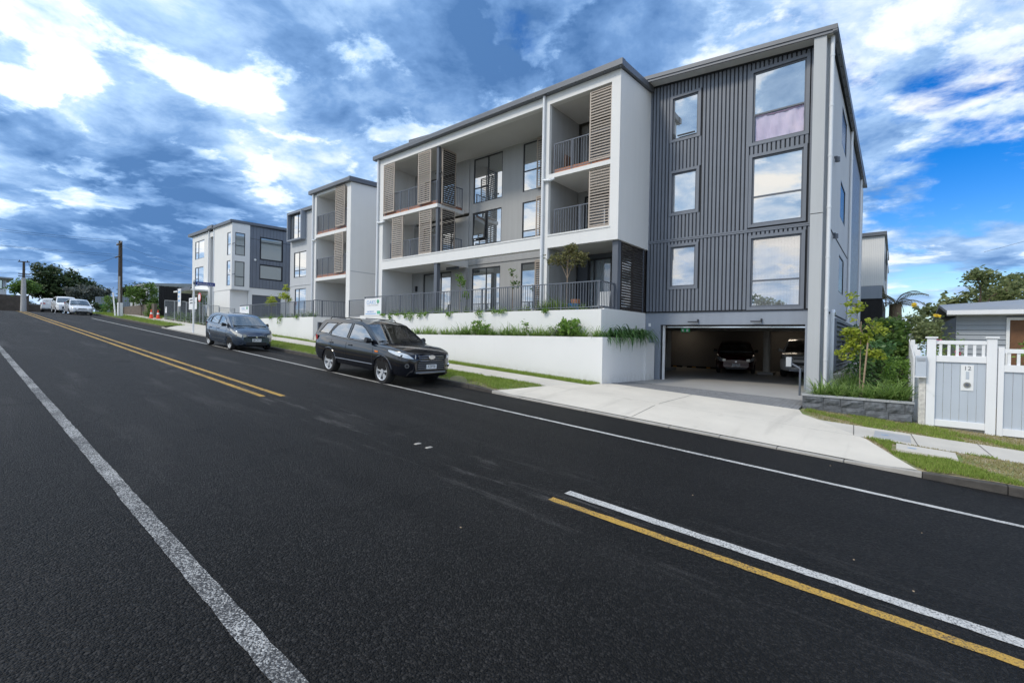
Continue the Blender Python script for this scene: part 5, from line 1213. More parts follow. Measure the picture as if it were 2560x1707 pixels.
def car(name, label, loc, rot, p, group=None):
    root = thing(name, label, 'car', loc, group, world=False); root.rotation_euler = rot
    L, Wd = p['L'], p['W']; hw0 = Wd / 2; xf = L / 2; body = p['paint']
    ZT_, ZB, HW = p['top'], p['bot'], p['hw']
    xs_ = sorted({round(-xf + L * i / 64, 4) for i in range(65)} | {xf - .01, xf - .02, xf - .035, xf - .06, xf - .085, xf - .1, -xf + .03, -xf + .08})
    def section(x):
        zt, zb, w_ = sm(ZT_, x, .05), sm(ZB, x, .05), sm(HW, x, .05) * hw0; h = zt - zb
        cr = .045 if x > p['cowl'][0] - .2 else .02; sh_ = p.get('shoulder', .93)
        return [(0, zb), (.78 * w_, zb), (.95 * w_, zb + .05), (w_ * .985, zb + .22 * h), (w_, zb + .45 * h), (w_ * .998, zb + .62 * h), (w_ * .985, zb + .78 * h), (w_ * (sh_ + .035), zt - .055), (w_ * sh_, zt - .012), (w_ * .86, zt + cr * .25), (w_ * .5, zt + cr * .8), (0, zt + cr)]
    def side_y(x, z):
        s = section(x); best = 0
        for (y0, z0), (y1, z1) in zip(s[1:], s[2:9]):
            if min(z0, z1) <= z <= max(z0, z1) and abs(z1 - z0) > 1e-6: return y0 + (y1 - y0) * (z - z0) / (z1 - z0)
        return s[4][0]
    mb = MB(); K = None
    for x in xs_:
        s = section(x); ring = [(x, -y, z) for y, z in s] + [(x, y, z) for y, z in s[-2:0:-1]]
        K = len(ring); mb.v += ring
    for i in range(len(xs_) - 1):
        for k in range(K): mb.f.append((i * K + k, i * K + (k + 1) % K, (i + 1) * K + (k + 1) % K, (i + 1) * K + k))
    mb.f += [tuple(range(K - 1, -1, -1)), tuple((len(xs_) - 1) * K + k for k in range(K))]
    bo = mb.build('body', body, root, smooth=True, ang=38)
    ax = (p['fa'], p['fa'] - p['wb']); wr = p['wr']; track = hw0 - .03
    cut_ = MB()
    for x in ax:
        for s in (-1, 1): cut_.cyl((x, s * (hw0 - .30), wr), (x, s * (hw0 + .2), wr), wr * 1.16, n=30)
    co = cut_.build('cutter', 'well_black'); md = bo.modifiers.new('arches', 'BOOLEAN'); md.object = co; md.operation = 'DIFFERENCE'; md.solver = 'EXACT'
    try: md.material_mode = 'TRANSFER'
    except Exception: pass
    dg = bpy.context.evaluated_depsgraph_get(); dg.update(); nm = bpy.data.meshes.new_from_object(bo.evaluated_get(dg)); bo.modifiers.clear(); old = bo.data; bo.data = nm; nm.name = 'body'
    nm.materials.clear(); nm.materials.append(M(body)); nm.materials.append(M('well_black'))
    for pg in nm.polygons:
        pg.use_smooth = True; c_ = pg.center; pg.material_index = 0
        for x in ax:
            if math.hypot(c_.x - x, c_.z - wr) < wr * 1.161 and all(math.hypot(nm.vertices[v].co.x - x, nm.vertices[v].co.z - wr) < wr * 1.166 for v in pg.vertices): pg.material_index = 1
    nm.set_sharp_from_angle(angle=RAD(38)); bpy.data.objects.remove(co)
    wn = bo.modifiers.new('normals', 'WEIGHTED_NORMAL'); wn.keep_sharp = True; wn.weight = 60
    # cabin
    G_ = p['cabin']; zb_, zt_ = min(q[1] for q in G_), max(q[1] for q in G_); wb_, wt_ = p.get('wbelt', .92) * hw0, p.get('wroof', .70) * hw0
    def hw(z):
        t = max(0, min(1, (z - zb_) / (zt_ - zb_))); return wb_ + (wt_ - wb_) * (t ** 1.25)
    cb = MB(); n = len(G_)
    rows = 7
    for x, z in G_:
        h_ = hw(z)
        for j in range(rows):
            e = -1 + 2 * j / (rows - 1); up = .035 * (1 - e * e) if z > zb_ + .3 else 0.0
            cb.v.append((x, e * h_, z + up))
    for i in range(1, n - 2):         # roof skin
        for j in range(rows - 1): cb.f.append((i * rows + j, i * rows + j + 1, (i + 1) * rows + j + 1, (i + 1) * rows + j))
    from mathutils.geometry import tessellate_polygon
    for s in (-1, 1):                 # sides with real window openings
        loops = [G_] + [w for w in p['windows']]
        tris = tessellate_polygon([[Vector((x, z, 0)) for x, z in lp] for lp in loops]); flat = [q for lp in loops for q in lp]; k0 = len(cb.v)
        cb.v += [(x, s * hw(z), z) for x, z in flat]; cb.f += [tuple(k0 + q for q in tr) for tr in tris]
    def scr_pt(i0, i1, t_, e, m_=0.0, off=0.0):
        (xa, za), (xb, zb2) = G_[i0], G_[i1]; x = xa + (xb - xa) * t_; z = za + (zb2 - za) * t_
        bow = (.05 if i0 == 0 else 0) * (1 - t_) * (1 - e * e); up = .035 * (1 - e * e) * t_
        nx, nz = (zb2 - za), -(xb - xa); l = math.hypot(nx, nz); s_ = 1 if nx * (1 if xa > 0 else -1) > 0 else -1
        return (x + bow + s_ * nx / l * off, e * (hw(z) - m_), z + up + abs(nz / l) * off)
    for i0, i1, a_, b_, em in ((0, 1, .03, .94, .90), (n - 1, n - 2, .14, .88, .86)):     # frames round the front and rear glass
        for (t0, t1, e0, e1) in ((0, a_, -1, 1), (b_, 1, -1, 1), (a_, b_, -1, -em), (a_, b_, em, 1)):
            k0 = len(cb.v); c2 = 6
            for tt in (t0, t1):
                for j in range(c2 + 1): cb.v.append(scr_pt(i0, i1, tt, e0 + (e1 - e0) * j / c2))
            cb.f += [(k0 + j, k0 + j + 1, k0 + c2 + 2 + j, k0 + c2 + 1 + j) for j in range(c2)]
    ca = cb.build('cabin', body, root, smooth=True, ang=40)
    # interior: tray at belt height, dash, seats
    x0_, x1_ = G_[-1][0] + .12, G_[0][0] - .12
    MB().box(x0_, x1_, -wb_ + .06, wb_ - .06, zb_ + .035, zb_ + .05).build('interior_tray', 'well_black', root)
    MB().box(G_[0][0] - .5, G_[0][0] - .12, -wb_ + .1, wb_ - .1, zb_ + .05, zb_ + .11).build('dashboard', 'plastic_black', root)
    xw = p['windows'][0]; xm_ = sum(q[0] for q in xw) / len(xw)
    for sx in (xm_ - .25, xm_ - 1.1):
        for s in (-.45, .45):
            so_ = MB().hexa([(sx, s * hw0 - .2, zb_ + .05), (sx + .1, s * hw0 - .2, zb_ + .05), (sx + .1, s * hw0 + .2, zb_ + .05), (sx, s * hw0 + .2, zb_ + .05), (sx - .1, s * hw0 - .16, zb_ + .26), (sx - .02, s * hw0 - .16, zb_ + .26), (sx - .02, s * hw0 + .16, zb_ + .26), (sx - .1, s * hw0 + .16, zb_ + .26)]).build('seat', 'plastic_black', root)
            MB().box(sx - .14, sx - .06, s * hw0 - .11, s * hw0 + .11, zb_ + .28, zb_ + .43).build('headrest', 'plastic_black', so_)
    def side_poly(poly, off, nm_, mat, par):
        for s in (-1, 1):
            q = MB()
            q.add([(x, s * (hw(z) + off), z) for x, z in poly] + [(x, s * (hw(z) + off - .012), z) for x, z in poly], [tuple(range(len(poly))), tuple(range(2 * len(poly) - 1, len(poly) - 1, -1))] + [(i, (i + 1) % len(poly), len(poly) + (i + 1) % len(poly), len(poly) + i) for i in range(len(poly))])
            q.build(nm_, mat, par)
    def grow(poly, d):
        cx = sum(q[0] for q in poly) / len(poly); cz = sum(q[1] for q in poly) / len(poly)
        return [(x + d * (1 if x > cx else -1), z + d * (1 if z > cz else -1)) for x, z in poly]
    for poly in p['windows']:
        side_poly(poly, -.004, 'side_window', 'car_tint', root)
        for s in (-1, 1): MB().tube([(x, s * (hw(z) + .002), z) for x, z in poly + poly[:1]], .010, 4).build('window_seal', 'plastic_black', root)
    def screen(i0, i1, a, b, e_, mat, nm_):
        q = MB(); cols = 9; pts = [scr_pt(i0, i1, tt, -e_ + 2 * e_ * j / (cols - 1), 0, .002) for tt in (a, (a + b) / 2, b) for j in range(cols)]
        q.add(pts, [(r * cols + j, r * cols + j + 1, (r + 1) * cols + j + 1, (r + 1) * cols + j) for r in range(2) for j in range(cols - 1)])
        return q.build(nm_, mat, root, smooth=True, ang=60)
    ws = screen(0, 1, .02, .95, .91, 'car_clear', 'windscreen'); screen(n - 1, n - 2, .13, .89, .87, 'car_tint', 'rear_window')
    for s in (-.35, .35):     # wipers and front seats read through the screen as dark shapes
        x, z = G_[0]; MB().tube([(x + .05, s * hw0, z + .02), (x - .12, s * hw0 - .38, z + .12)], .009, 5).build('wiper', 'plastic_black', ws)
    # wheels
    tyre, rim, brk = make_wheel(wr, p.get('tw', .225), p.get('rim', 'twin'))
    for x in ax:
        for s in (-1, 1):
            wo_ = bpy.data.objects.new('wheel', tyre); COL.objects.link(wo_); wo_.parent = root; wo_.location = (x, s * (track - .095), wr)
            if s > 0: wo_.rotation_euler = (0, 0, math.pi)
            for nm_, me in (('rim', rim), ('brake_disc', brk)):
                ro = bpy.data.objects.new(nm_, me); COL.objects.link(ro); ro.parent = wo_
            a = MB(); pts = []
            for k in range(17):
                t = math.pi * (-.02 + 1.04 * k / 16); xx, zz_ = x + wr * 1.19 * math.cos(t), wr + wr * 1.19 * math.sin(t)
                pts.append((xx, s * (side_y(xx, max(zz_, sm(ZB, xx) + .06)) + .004), zz_))
            a.tube(pts, .022 if p.get('flare') else .012, 6); a.build('arch_trim', body if not p.get('arch') else p['arch'], root, smooth=True)
    # seams, handles, mouldings
    for x in p.get('seams', ()):
        for s in (-1, 1):
            pts = [(x + (.0), s * (side_y(x, z) + .0005), z) for z in lin(sm(ZB, x) + .12, sm(ZT_, x) - .03, 8)]
            MB().tube(pts, .0055, 4).build('door_seam', 'plastic_black', root)
    for x in p.get('handles', ()):
        for s in (-1, 1):
            z = p.get('hz', .88); y = side_y(x, z); MB().box(x - .09, x + .09, min(s * (y - .005), s * (y + .028)), max(s * (y - .005), s * (y + .028)), z - .018, z + .018).build('door_handle', p.get('hmat', 'plastic_black'), root, bevel=.008)
    if 'strip' in p:
        z, a_, b_, mt = p['strip']
        for s in (-1, 1): MB().tube([(x, s * (side_y(x, z) + .004), z) for x in lin(a_, b_, 12)], .012, 6).build('side_moulding', mt, root, smooth=True)
    if p.get('beltline'):
        a_, b_ = p['beltline']
        for s in (-1, 1): MB().tube([(x, s * (hw(sm(ZT_, x) + .03) + .012), sm(ZT_, x) + .032) for x in lin(a_, b_, 8)], .010, 5).build('belt_moulding', 'chrome', root, smooth=True)
    for s in (-1, 1):       # mirrors
        x, z = p['mirror']; y = hw(z); q = MB(); q.cyl((x, s * (y + .04), z), (x - .015, s * (y + .20), z + .02), .065, .085, n=10); q.box(x - .03, x + .02, min(s * (y - .03), s * (y + .06)), max(s * (y - .03), s * (y + .06)), z - .03, z + .01)
        q.build('mirror', p.get('mmat', body), root, smooth=True)
    # front: lamps follow the corner of the body
    hl = p['lamp']      # (x_back, x_front, z0_back, z1_back, z0_front, z1_front)
    for s in (-1, 1):
        q = MB(); m_ = 8
        for i in range(m_ + 1):
            t = i / m_; x = hl[0] + (hl[1] - hl[0]) * t; za = hl[2] + (hl[4] - hl[2]) * t; zb2 = hl[3] + (hl[5] - hl[3]) * t
            if i == 0: za = (za + zb2) / 2 - .012; zb2 = za + .024
            for k in range(4):
                z = za + (zb2 - za) * k / 3; zc_ = min(z, sm(ZT_, x) - .015); q.v.append((x + .004 + .006 * t, s * (side_y(x, zc_) + .009), zc_))
        q.f = [(i * 4 + k, (i + 1) * 4 + k, (i + 1) * 4 + k + 1, i * 4 + k + 1) for i in range(m_) for k in range(3)]
        # inner end across the front face
        y1 = abs(q.v[-1][1]); fr = []
        for t in (0, 1):
            yy = y1 + (p['lamp_in'] * hw0 - y1) * t
            for k in range(4): zc_ = hl[4] + (hl[5] - hl[4]) * (k / 3) * (1 - .45 * t) + (.25 * t) * (hl[5] - hl[4]); fr.append((xf + .012, s * yy, zc_))
        q.add(fr, [(k, 4 + k, 5 + k, k + 1) for k in range(3)])
        lo = q.build('headlight', p.get('lens', 'lens'), root, smooth=True, ang=60)
        q = MB(); xx = hl[0] + (hl[1] - hl[0]) * .72; zc_ = (hl[4] + hl[5]) / 2; q.cyl((xx - .01, s * (side_y(xx, zc_) + .006), zc_), (xx + .012, s * (side_y(xx, zc_) + .014), zc_), .045, n=12); q.build('bulb_ring', 'chrome', lo)
    for s in (-1, 1):
        q = MB(); tl = p['tail']; xs2 = lin(-xf + .02, -xf + tl[0], 5)
        for x in xs2:
            for z in (tl[1], tl[2]): q.v.append((x, s * (side_y(x, z) + .008), z))
        q.f = [(2 * i, 2 * i + 2, 2 * i + 3, 2 * i + 1) for i in range(5)]
        k0 = len(q.v); q.add([(-xf - .008, s * hw0 * .55, tl[1]), (-xf - .008, s * hw0 * .76, tl[1]), (-xf - .008, s * hw0 * .76, tl[2]), (-xf - .008, s * hw0 * .55, tl[2])], [(0, 1, 2, 3)])
        q.build('tail_light', 'lamp_red', root)
    X = xf + .004
    for nm_, mt, y0, y1, z0, z1, d in p.get('front', ()):
        MB().box(X - .03, X + d, y0 * hw0, y1 * hw0, z0, z1).build(nm_, mt, root, bevel=.006)
    if 'plate' in p:
        t_, z = p['plate']; po = MB().box(X + .01, X + .035, -.18, .18, z - .062, z + .062).build('number_plate', 'plate_white', root); text(t_, .115, lambda a, b: (X + .037, a * .9, z + b), 'plate_black', po, name='plate_text')
        MB().box(-xf - .02, -xf + .01, -.18, .18, .78, .9).build('rear_plate', 'plate_white', root)
    for s in (-1, 1):
        if 'fog' in p:
            fx, fz, fr_2 = p['fog']; y = side_y(fx, fz); d = Vector((.75, s * .65, 0)); c = Vector((fx, s * y, fz)); f_o = MB().cyl(c - d * .02, c + d * .018, fr_2, n=16).build('fog_lamp', 'chrome', root, smooth=True); MB().cyl(c + d * .016, c + d * .022, fr_2 * .62, n=14).build('fog_lens', 'plastic_black', f_o)
        if 'repeater' in p:
            x, z = p['repeater']; y = side_y(x, z); MB().box(x - .09, x + .07, min(s * (y - .002), s * (y + .012)), max(s * (y - .002), s * (y + .012)), z - .022, z + .022).build('side_repeater', 'lamp_orange', root, bevel=.005)
        if p.get('rails'):
            a_, b_, zr_ = p['rails']; MB().tube([(a_, s * (wt_ - .06), zr_ - .04), (a_ - .1, s * (wt_ - .06), zr_ + .02), (b_ + .1, s * (wt_ - .06), zr_ + .02), (b_, s * (wt_ - .06), zr_ - .05)], .016, 6).build('roof_rail', 'plastic_black', root, smooth=True)
    return root
SUV = dict(L=4.88, W=1.90, wb=2.84, fa=1.47, wr=.365, tw=.235, paint='car_black', cowl=(1.1, 1.05), wbelt=.93, wroof=.72, flare=True,
    top=[(-2.44, .98), (-2.38, 1.12), (-2.0, 1.17), (-.5, 1.13), (.9, 1.10), (1.2, 1.09), (1.7, 1.06), (2.05, 1.01), (2.28, .95), (2.39, .86), (2.44, .70)],
    bot=[(-2.44, .62), (-2.38, .46), (-1.9, .33), (1.9, .29), (2.2, .27), (2.38, .29), (2.44, .40)],
    hw=[(-2.44, .84), (-2.36, .93), (-2.1, .975), (-1.4, 1.0), (1.4, 1.0), (1.85, .985), (2.10, .94), (2.24, .885), (2.33, .81), (2.39, .72), (2.425, .61), (2.44, .48)],
    cabin=[(1.22, 1.08), (.32, 1.62), (.05, 1.685), (-.6, 1.735), (-1.5, 1.72), (-2.02, 1.665), (-2.16, 1.60), (-2.42, 1.12)],
    windows=[[(.90, 1.17), (.34, 1.50), (.12, 1.575), (-.32, 1.61), (-.38, 1.16)], [(-.50, 1.16), (-.44, 1.61), (-1.0, 1.61), (-1.22, 1.52), (-1.46, 1.30), (-1.44, 1.19)], [(-1.58, 1.23), (-1.40, 1.47), (-1.24, 1.585), (-1.86, 1.56), (-2.18, 1.25)]],
    mirror=(.82, 1.17), mmat='plastic_black', seams=(.98, -.42, -1.28), handles=(-.18, -1.25), hz=.97, strip=(.52, -.95, 1.0, 'bumper_silver'), beltline=(.82, -1.42),
    lamp=(1.70, 2.41, .94, 1.00, .79, .92), lamp_in=.58, tail=(.28, 1.0, 1.16), fog=(2.34, .60, .062), repeater=(1.18, .90), rails=(-.1, -1.9, 1.745),
    front=[('upper_grille', 'plastic_black', -.48, .48, .815, .865, .006), ('grille_bar', 'chrome', -.47, .47, .862, .874, .018), ('grille_bar', 'chrome', -.47, .47, .808, .820, .018), ('lower_grille', 'plastic_black', -.52, .52, .47, .745, .006),
           ('grille_bar', 'chrome', -.42, .42, .738, .749, .02), ('grille_bar', 'bumper_silver', -.47, .47, .68, .691, .022), ('grille_bar', 'bumper_silver', -.50, .50, .625, .636, .022), ('grille_bar', 'bumper_silver', -.50, .50, .570, .581, .022), ('grille_bar', 'bumper_silver', -.47, .47, .512, .523, .022), ('skid_plate', 'bumper_silver', -.56, .56, .40, .435, .025), ('chin', 'plastic_black', -.60, .60, .40, .46, .004)],
    plate=('FZP78', .575))
slope = math.atan(S_)
def place(x, y): return (x, y, zroad(x, y))
suv = car('parked_suv', 'black parked four-wheel-drive wagon with chrome grille, nearest car', place(-12.55, 8.68), (0, slope, 0), SUV)
mb = MB(); mb.cyl((2.455, 0, .842), (2.475, 0, .842), .058, n=20); mb.v = [(x, y * 2.0, z) for x, y, z in mb.v]; mb.build('badge', 'chrome', suv, smooth=True)
HATCH = dict(L=3.87, W=1.68, wb=2.5, fa=1.21, wr=.29, tw=.18, paint='car_blue', cowl=(1.15, .98), wbelt=.92, wroof=.70, rim='disc',
    top=[(-1.93, .90), (-1.86, 1.02), (-1.5, 1.05), (-.5, 1.02), (.8, .98), (1.15, .97), (1.5, .90), (1.74, .82), (1.88, .72), (1.935, .58)],
    bot=[(-1.93, .5), (-1.86, .34), (-1.5, .22), (1.4, .2), (1.7, .2), (1.85, .22), (1.935, .3)],
    hw=[(-1.93, .80), (-1.84, .9), (-1.4, .98), (-.6, 1), (.9, 1), (1.4, .96), (1.7, .86), (1.86, .72), (1.935, .6)],
    cabin=[(1.36, .95), (.50, 1.42), (.2, 1.50), (-.4, 1.55), (-1.1, 1.53), (-1.5, 1.45), (-1.62, 1.39), (-1.90, 1.02)],
    windows=[[(.80, 1.05), (.44, 1.29), (.12, 1.40), (-.18, 1.43), (-.22, 1.06)], [(-.32, 1.06), (-.28, 1.43), (-.8, 1.43), (-1.12, 1.35), (-1.2, 1.10)], [(1.08, 1.04), (.9, 1.04), (.78, 1.14)], [(-1.28, 1.12), (-1.2, 1.34), (-1.4, 1.32), (-1.6, 1.14)]],
    mirror=(.74, 1.05), mmat='plastic_black', seams=(.86, -.26, -1.1), handles=(-.05, -.98), hz=.87, hmat='car_blue', lens='lens_yellowed',
    lamp=(1.25, 1.88, .86, .92, .58, .72), lamp_in=.50, tail=(.2, .8, 1.1), strip=(.42, -.75, .75, 'plastic_black'),
    front=[('upper_grille', 'plastic_black', -.42, -.04, .575, .63, .008), ('upper_grille', 'plastic_black', .04, .42, .575, .63, .008), ('grille_bar', 'chrome', -.44, .44, .635, .65, .018), ('lower_intake', 'plastic_black', -.50, .50, .27, .38, .008), ('badge', 'chrome', -.04, .04, .57, .645, .02)],
    plate=('JBC417', .475))
car('parked_hatchback', 'small blue-grey hatchback parked by the kerb, second car up the street', place(-23.15, 8.5), (0, slope, 0), HATCH)
SEDAN = dict(HATCH, L=4.5, W=1.72, wb=2.6, fa=1.35, wr=.31, paint='car_silver', rim='twin', lens='lens', hmat='car_silver', mmat='car_silver', cowl=(.75, .9),
    top=[(-2.25, .75), (-2.18, .92), (-1.7, .95), (-1, .92), (.8, .88), (1.4, .82), (1.9, .74), (2.15, .66), (2.22, .56), (2.25, .48)], bot=[(-2.25, .5), (-2.1, .3), (-1.6, .2), (1.6, .18), (2.1, .18), (2.25, .26)],
    hw=[(-2.25, .75), (-2.1, .88), (-1.5, .97), (0, 1), (1.2, 1), (1.7, .95), (2.05, .86), (2.2, .74), (2.25, .64)],
    cabin=[(1.02, .87), (.2, 1.36), (-.1, 1.42), (-.6, 1.43), (-1.0, 1.38), (-1.2, 1.33), (-1.75, .95)], windows=[[(.62, .95), (.12, 1.28), (-.3, 1.33), (-.34, .96)], [(-.42, .96), (-.38, 1.33), (-.85, 1.3), (-1.28, .98)]], mirror=(.6, .96), seams=(.7, -.38, -1.2), handles=(-.2, -1.1), hz=.78, strip=(.4, -.9, .9, 'car_silver'),
    lamp=(1.75, 2.18, .66, .72, .54, .64), front=[('upper_grille', 'plastic_black', -.34, .34, .56, .62, .01), ('lower_intake', 'plastic_black', -.6, .6, .25, .36, .008)], plate=('EHN58', .42))
car('parked_sedan', 'pale silver sedan at the front of the far row, facing us', place(-61.7, 8.25), (0, slope * .97, 0), SEDAN)
WSUV = dict(SUV, L=4.6, W=1.85, wb=2.69, fa=1.38, wr=.35, paint='car_white', mmat='car_white', flare=False, rails=None, front=[('lower_grille', 'plastic_black', -.55, .55, .46, .68, .012), ('upper_grille', 'plastic_black', -.4, .4, .80, .84, .01), ('skid_plate', 'bumper_silver', -.6, .6, .28, .36, .02)], plate=('MWL402', .5))
for k in ('rails', 'fog', 'repeater', 'beltline', 'strip'): WSUV.pop(k, None)
def squeeze(p, fx, fz=1.0):
    q = dict(p)
    for k in ('top', 'bot'): q[k] = [(x * fx, z * fz) for x, z in p[k]]
    q['hw'] = [(x * fx, w) for x, w in p['hw']]; q['cabin'] = [(x * fx, z * fz) for x, z in p['cabin']]; q['windows'] = [[(x * fx, z * fz) for x, z in w] for w in p['windows']]
    q['mirror'] = (p['mirror'][0] * fx, p['mirror'][1] * fz); q['seams'] = tuple(x * fx for x in p['seams']); q['handles'] = tuple(x * fx for x in p['handles']); q['lamp'] = tuple(v * (fx if i < 2 else fz) for i, v in enumerate(p['lamp'])); q['cowl'] = (p['cowl'][0] * fx, p['cowl'][1])
    return q
WSUV = squeeze(WSUV, 4.6 / 4.88)
car('parked_suv', 'white sport utility car in the middle of the far row, facing us', place(-69.0, 8.2), (0, slope * .6, 0), WSUV)
car('parked_suv', 'white car seen from behind at the top of the far row', (-79.5, 8.25, zr(-79.5) + .02), (0, 0, math.pi - .12), dict(WSUV))
MAR = dict(HATCH, paint='car_maroon', lens='lens', hmat='car_maroon', rim='twin', L=4.45, W=1.77, wb=2.7, fa=1.35, wr=.32, plate=('MAR227', .42)); MAR = squeeze(MAR, 4.45 / 3.87, 1.02); MAR['front'] = [('lower_intake', 'plastic_black', -.5, .5, .24, .33, .01), ('badge', 'chrome', -.05, .05, .56, .62, .015)]
car('garage_hatchback', 'dark maroon hatchback parked inside the garage', (-6.42, 25.95, -1.52), (0, 0, RAD(-75)), MAR)
GW = dict(WSUV, paint='car_white', plate=('NKQ81', .48)); car('garage_suv', 'white sport utility car behind the right side of the garage opening', (-3.35, 26.1, -1.52), (0, 0, RAD(-84)), GW)

# ------------------------------------------------------------------ plants
def rnd(a, b): return random.uniform(a, b)
def blade_clump(n, L, w, droop, spread=.08, up=.7, segs=4):
    mb = MB()
    for i in range(n):
        a = rnd(0, 2 * math.pi); l = L * rnd(.6, 1.1); el_ = rnd(up - .35, min(1.45, up + .45)); x0, y0 = rnd(-spread, spread), rnd(-spread, spread)
        d = Vector((math.cos(a), math.sin(a), 0)); sd = Vector((-d.y, d.x, 0)); p = Vector((x0, y0, -.02)); v0 = len(mb.v); e = el_
        for s in range(segs + 1):
            t = s / segs; ww = w * (1 - t ** 2.2) * .5 + .0012
            mb.v += [tuple(p - sd * ww), tuple(p + sd * ww)]
            p = p + (d * math.cos(e) + Vector((0, 0, 1)) * math.sin(e)) * (l / segs); e -= droop * rnd(.6, 1.3) / segs
        mb.f += [(v0 + 2 * s, v0 + 2 * s + 1, v0 + 2 * s + 3, v0 + 2 * s + 2) for s in range(segs)]
    return mb
def leaf_cloud(pts, size, jitter, per, flat=.5, elong=1.6):
    mb = MB()
    for p in pts:
        for _ in range(per):
            c = Vector(p) + Vector((random.gauss(0, jitter), random.gauss(0, jitter), random.gauss(0, jitter * .8)))
            u = Vector((rnd(-1, 1), rnd(-1, 1), rnd(-1, 1) * flat)).normalized(); v = u.cross(Vector((rnd(-1, 1), rnd(-1, 1), rnd(-1, 1)))).normalized()
            s = size * rnd(.6, 1.3); k = len(mb.v)
            mb.v += [tuple(c - u * s * elong * .5), tuple(c + v * s * .45), tuple(c + u * s * elong * .5), tuple(c - v * s * .45)]; mb.f.append((k, k + 1, k + 2, k + 3))
    return mb
CL = [blade_clump(80, .66, .024, 1.1, up=.95).mesh('strap_leaves', 'leaf_strap') for _ in range(3)]
CLS = [blade_clump(70, .52, .022, .9, up=1.0).mesh('strap_leaves', 'leaf_strap') for _ in range(2)]
AG = [blade_clump(80, 1.05, .05, 2.5, spread=.13, up=.85, segs=7).mesh('strap_leaves', 'leaf_deep') for _ in range(2)]
def plants(name, meshes, spots, label, group, cat='plant', smin=.85, smax=1.2):
    for q in spots:
        s = q[3] if len(q) > 3 else rnd(smin, smax)
        tag(inst(name, random.choice(meshes), q[:3], None, (0, 0, rnd(0, 6.3)), s), label, cat, group)
plants('strappy_plant', CLS, [(x, 13.85 + rnd(-.06, .1), .02) for x in (-17.4, -17.0, -16.6, -16.2, -15.8, -15.35, -15.0)], 'low strappy clump in the white planter just right of the black car\'s roof', 'strappy plants left in the planter')
plants('strappy_plant', CL, [(x, 13.85 + rnd(-.08, .1), .0) for x in (-14.45, -14.15, -13.8, -13.1, -12.75, -12.35, -11.95, -11.55, -11.2, -10.85, -10.45, -10.1, -9.75, -9.4, -9.0, -8.6, -8.2, -7.75)], 'strappy green clump in the long white planter', 'strappy plants along the planter', smin=.85, smax=1.2)
plants('agapanthus', AG, [(-7.55, 14.1, .02, .8), (-7.5, 14.6, .06, .95), (-7.48, 15.05, .08, 1.0), (-7.46, 15.5, .1, 1.05), (-7.44, 15.95, .1, 1.05), (-7.42, 16.4, .1, 1.0), (-7.4, 16.85, .12, .95)], 'dark drooping agapanthus spilling over the planter beside the garage', 'agapanthus beside the garage')
def shrub(name, loc, rx, rz, mat, label, n=60, per=9, size=.06, jit=.07, group=None, stems=5):
    root = thing(name, label, 'shrub', loc, group); x, y, z = loc; pts = []
    for i in range(n):
        a = rnd(0, 6.283); r = rnd(.2, 1) ** .5; h = rnd(.12, 1); rr = rx * r * (1.15 - .55 * h)
        pts.append((x + rr * math.cos(a), y + rr * math.sin(a), z + rz * h))
    leaf_cloud(pts, size, jit, per).build('foliage', mat, root)
    mb = MB()
    for i in range(stems): a = rnd(0, 6.283); mb.tube([(x, y, z - .03), (x + rx * .3 * math.cos(a), y + rx * .3 * math.sin(a), z + rz * .5), (x + rx * .55 * math.cos(a), y + rx * .55 * math.sin(a), z + rz * .85)], [.012, .008, .004], 4)
    mb.build('stems', 'bark', root)
    return root
shrub('leafy_shrub', (-13.3, 13.85, .0), .26, .62, 'leaf_fresh', 'taller fresh green shrub in the planter left of centre', 30, 9, .07)
shrub('leafy_shrub', (-12.72, 13.85, .0), .2, .55, 'leaf_fresh', 'small fresh green shrub beside the taller one in the planter', 20, 8, .07)
shrub('leafy_shrub', (-10.75, 13.85, .0), .14, .62, 'leaf_fresh', 'slim upright shrub in the middle of the planter', 14, 8, .06)
shrub('leafy_shrub', (-8.8, 13.85, .0), .42, .66, 'leaf_fresh', 'largest bushy green shrub near the right end of the planter', 60, 9, .085)
shrub('leafy_shrub', (-9.35, 13.87, .0), .2, .38, 'leaf_grey', 'greyish shrub left of the largest planter shrub', 22, 8, .05)
# trailing plants over the terrace walls
def vine(x, y, z, drop, w, label, group):
    root = thing('trailing_plant', label, 'plant', (x, y, z), group); pts = [(x + rnd(-w, w) * (1 - .4 * t), y + .05 - .12 * min(1, t * 3) - rnd(0, .05), z + .06 - drop * t) for t in [rnd(0, 1) ** 1.3 for _ in range(int(14 + drop * 40))]]
    leaf_cloud(pts, .055, .028, 5, elong=1.2).build('leaves', 'leaf_fresh', root)
    MB().tube([(x, y + .1, z - .02), (x, y, z + .05), (x + .02, y - .06, z - drop * .5)], .006, 4).build('stem', 'bark', root)
for x, d, w_ in ((-20.1, .12, .2), (-19.5, .3, .14), (-18.9, .12, .22), (-18.3, .22, .3), (-17.9, .34, .2), (-17.2, .22, .2), (-16.8, .16, .1), (-15.2, .22, .18), (-13.35, .26, .22), (-12.55, .12, .22), (-12.1, .12, .2), (-10.05, .14, .13)): vine(x, 14.15, 1.04, d, w_, 'bright trailing plant hanging over the main terrace wall', 'trailing plants on the main terrace')
for x, d, w_ in ((-33.4, .4, .4), (-30.2, .42, .35), (-31.5, .15, .3), (-28, .12, .3)): vine(x, 13.5, 1.0, d, w_, 'trailing plant hanging over the farther terrace wall', 'trailing plants on the farther terrace')
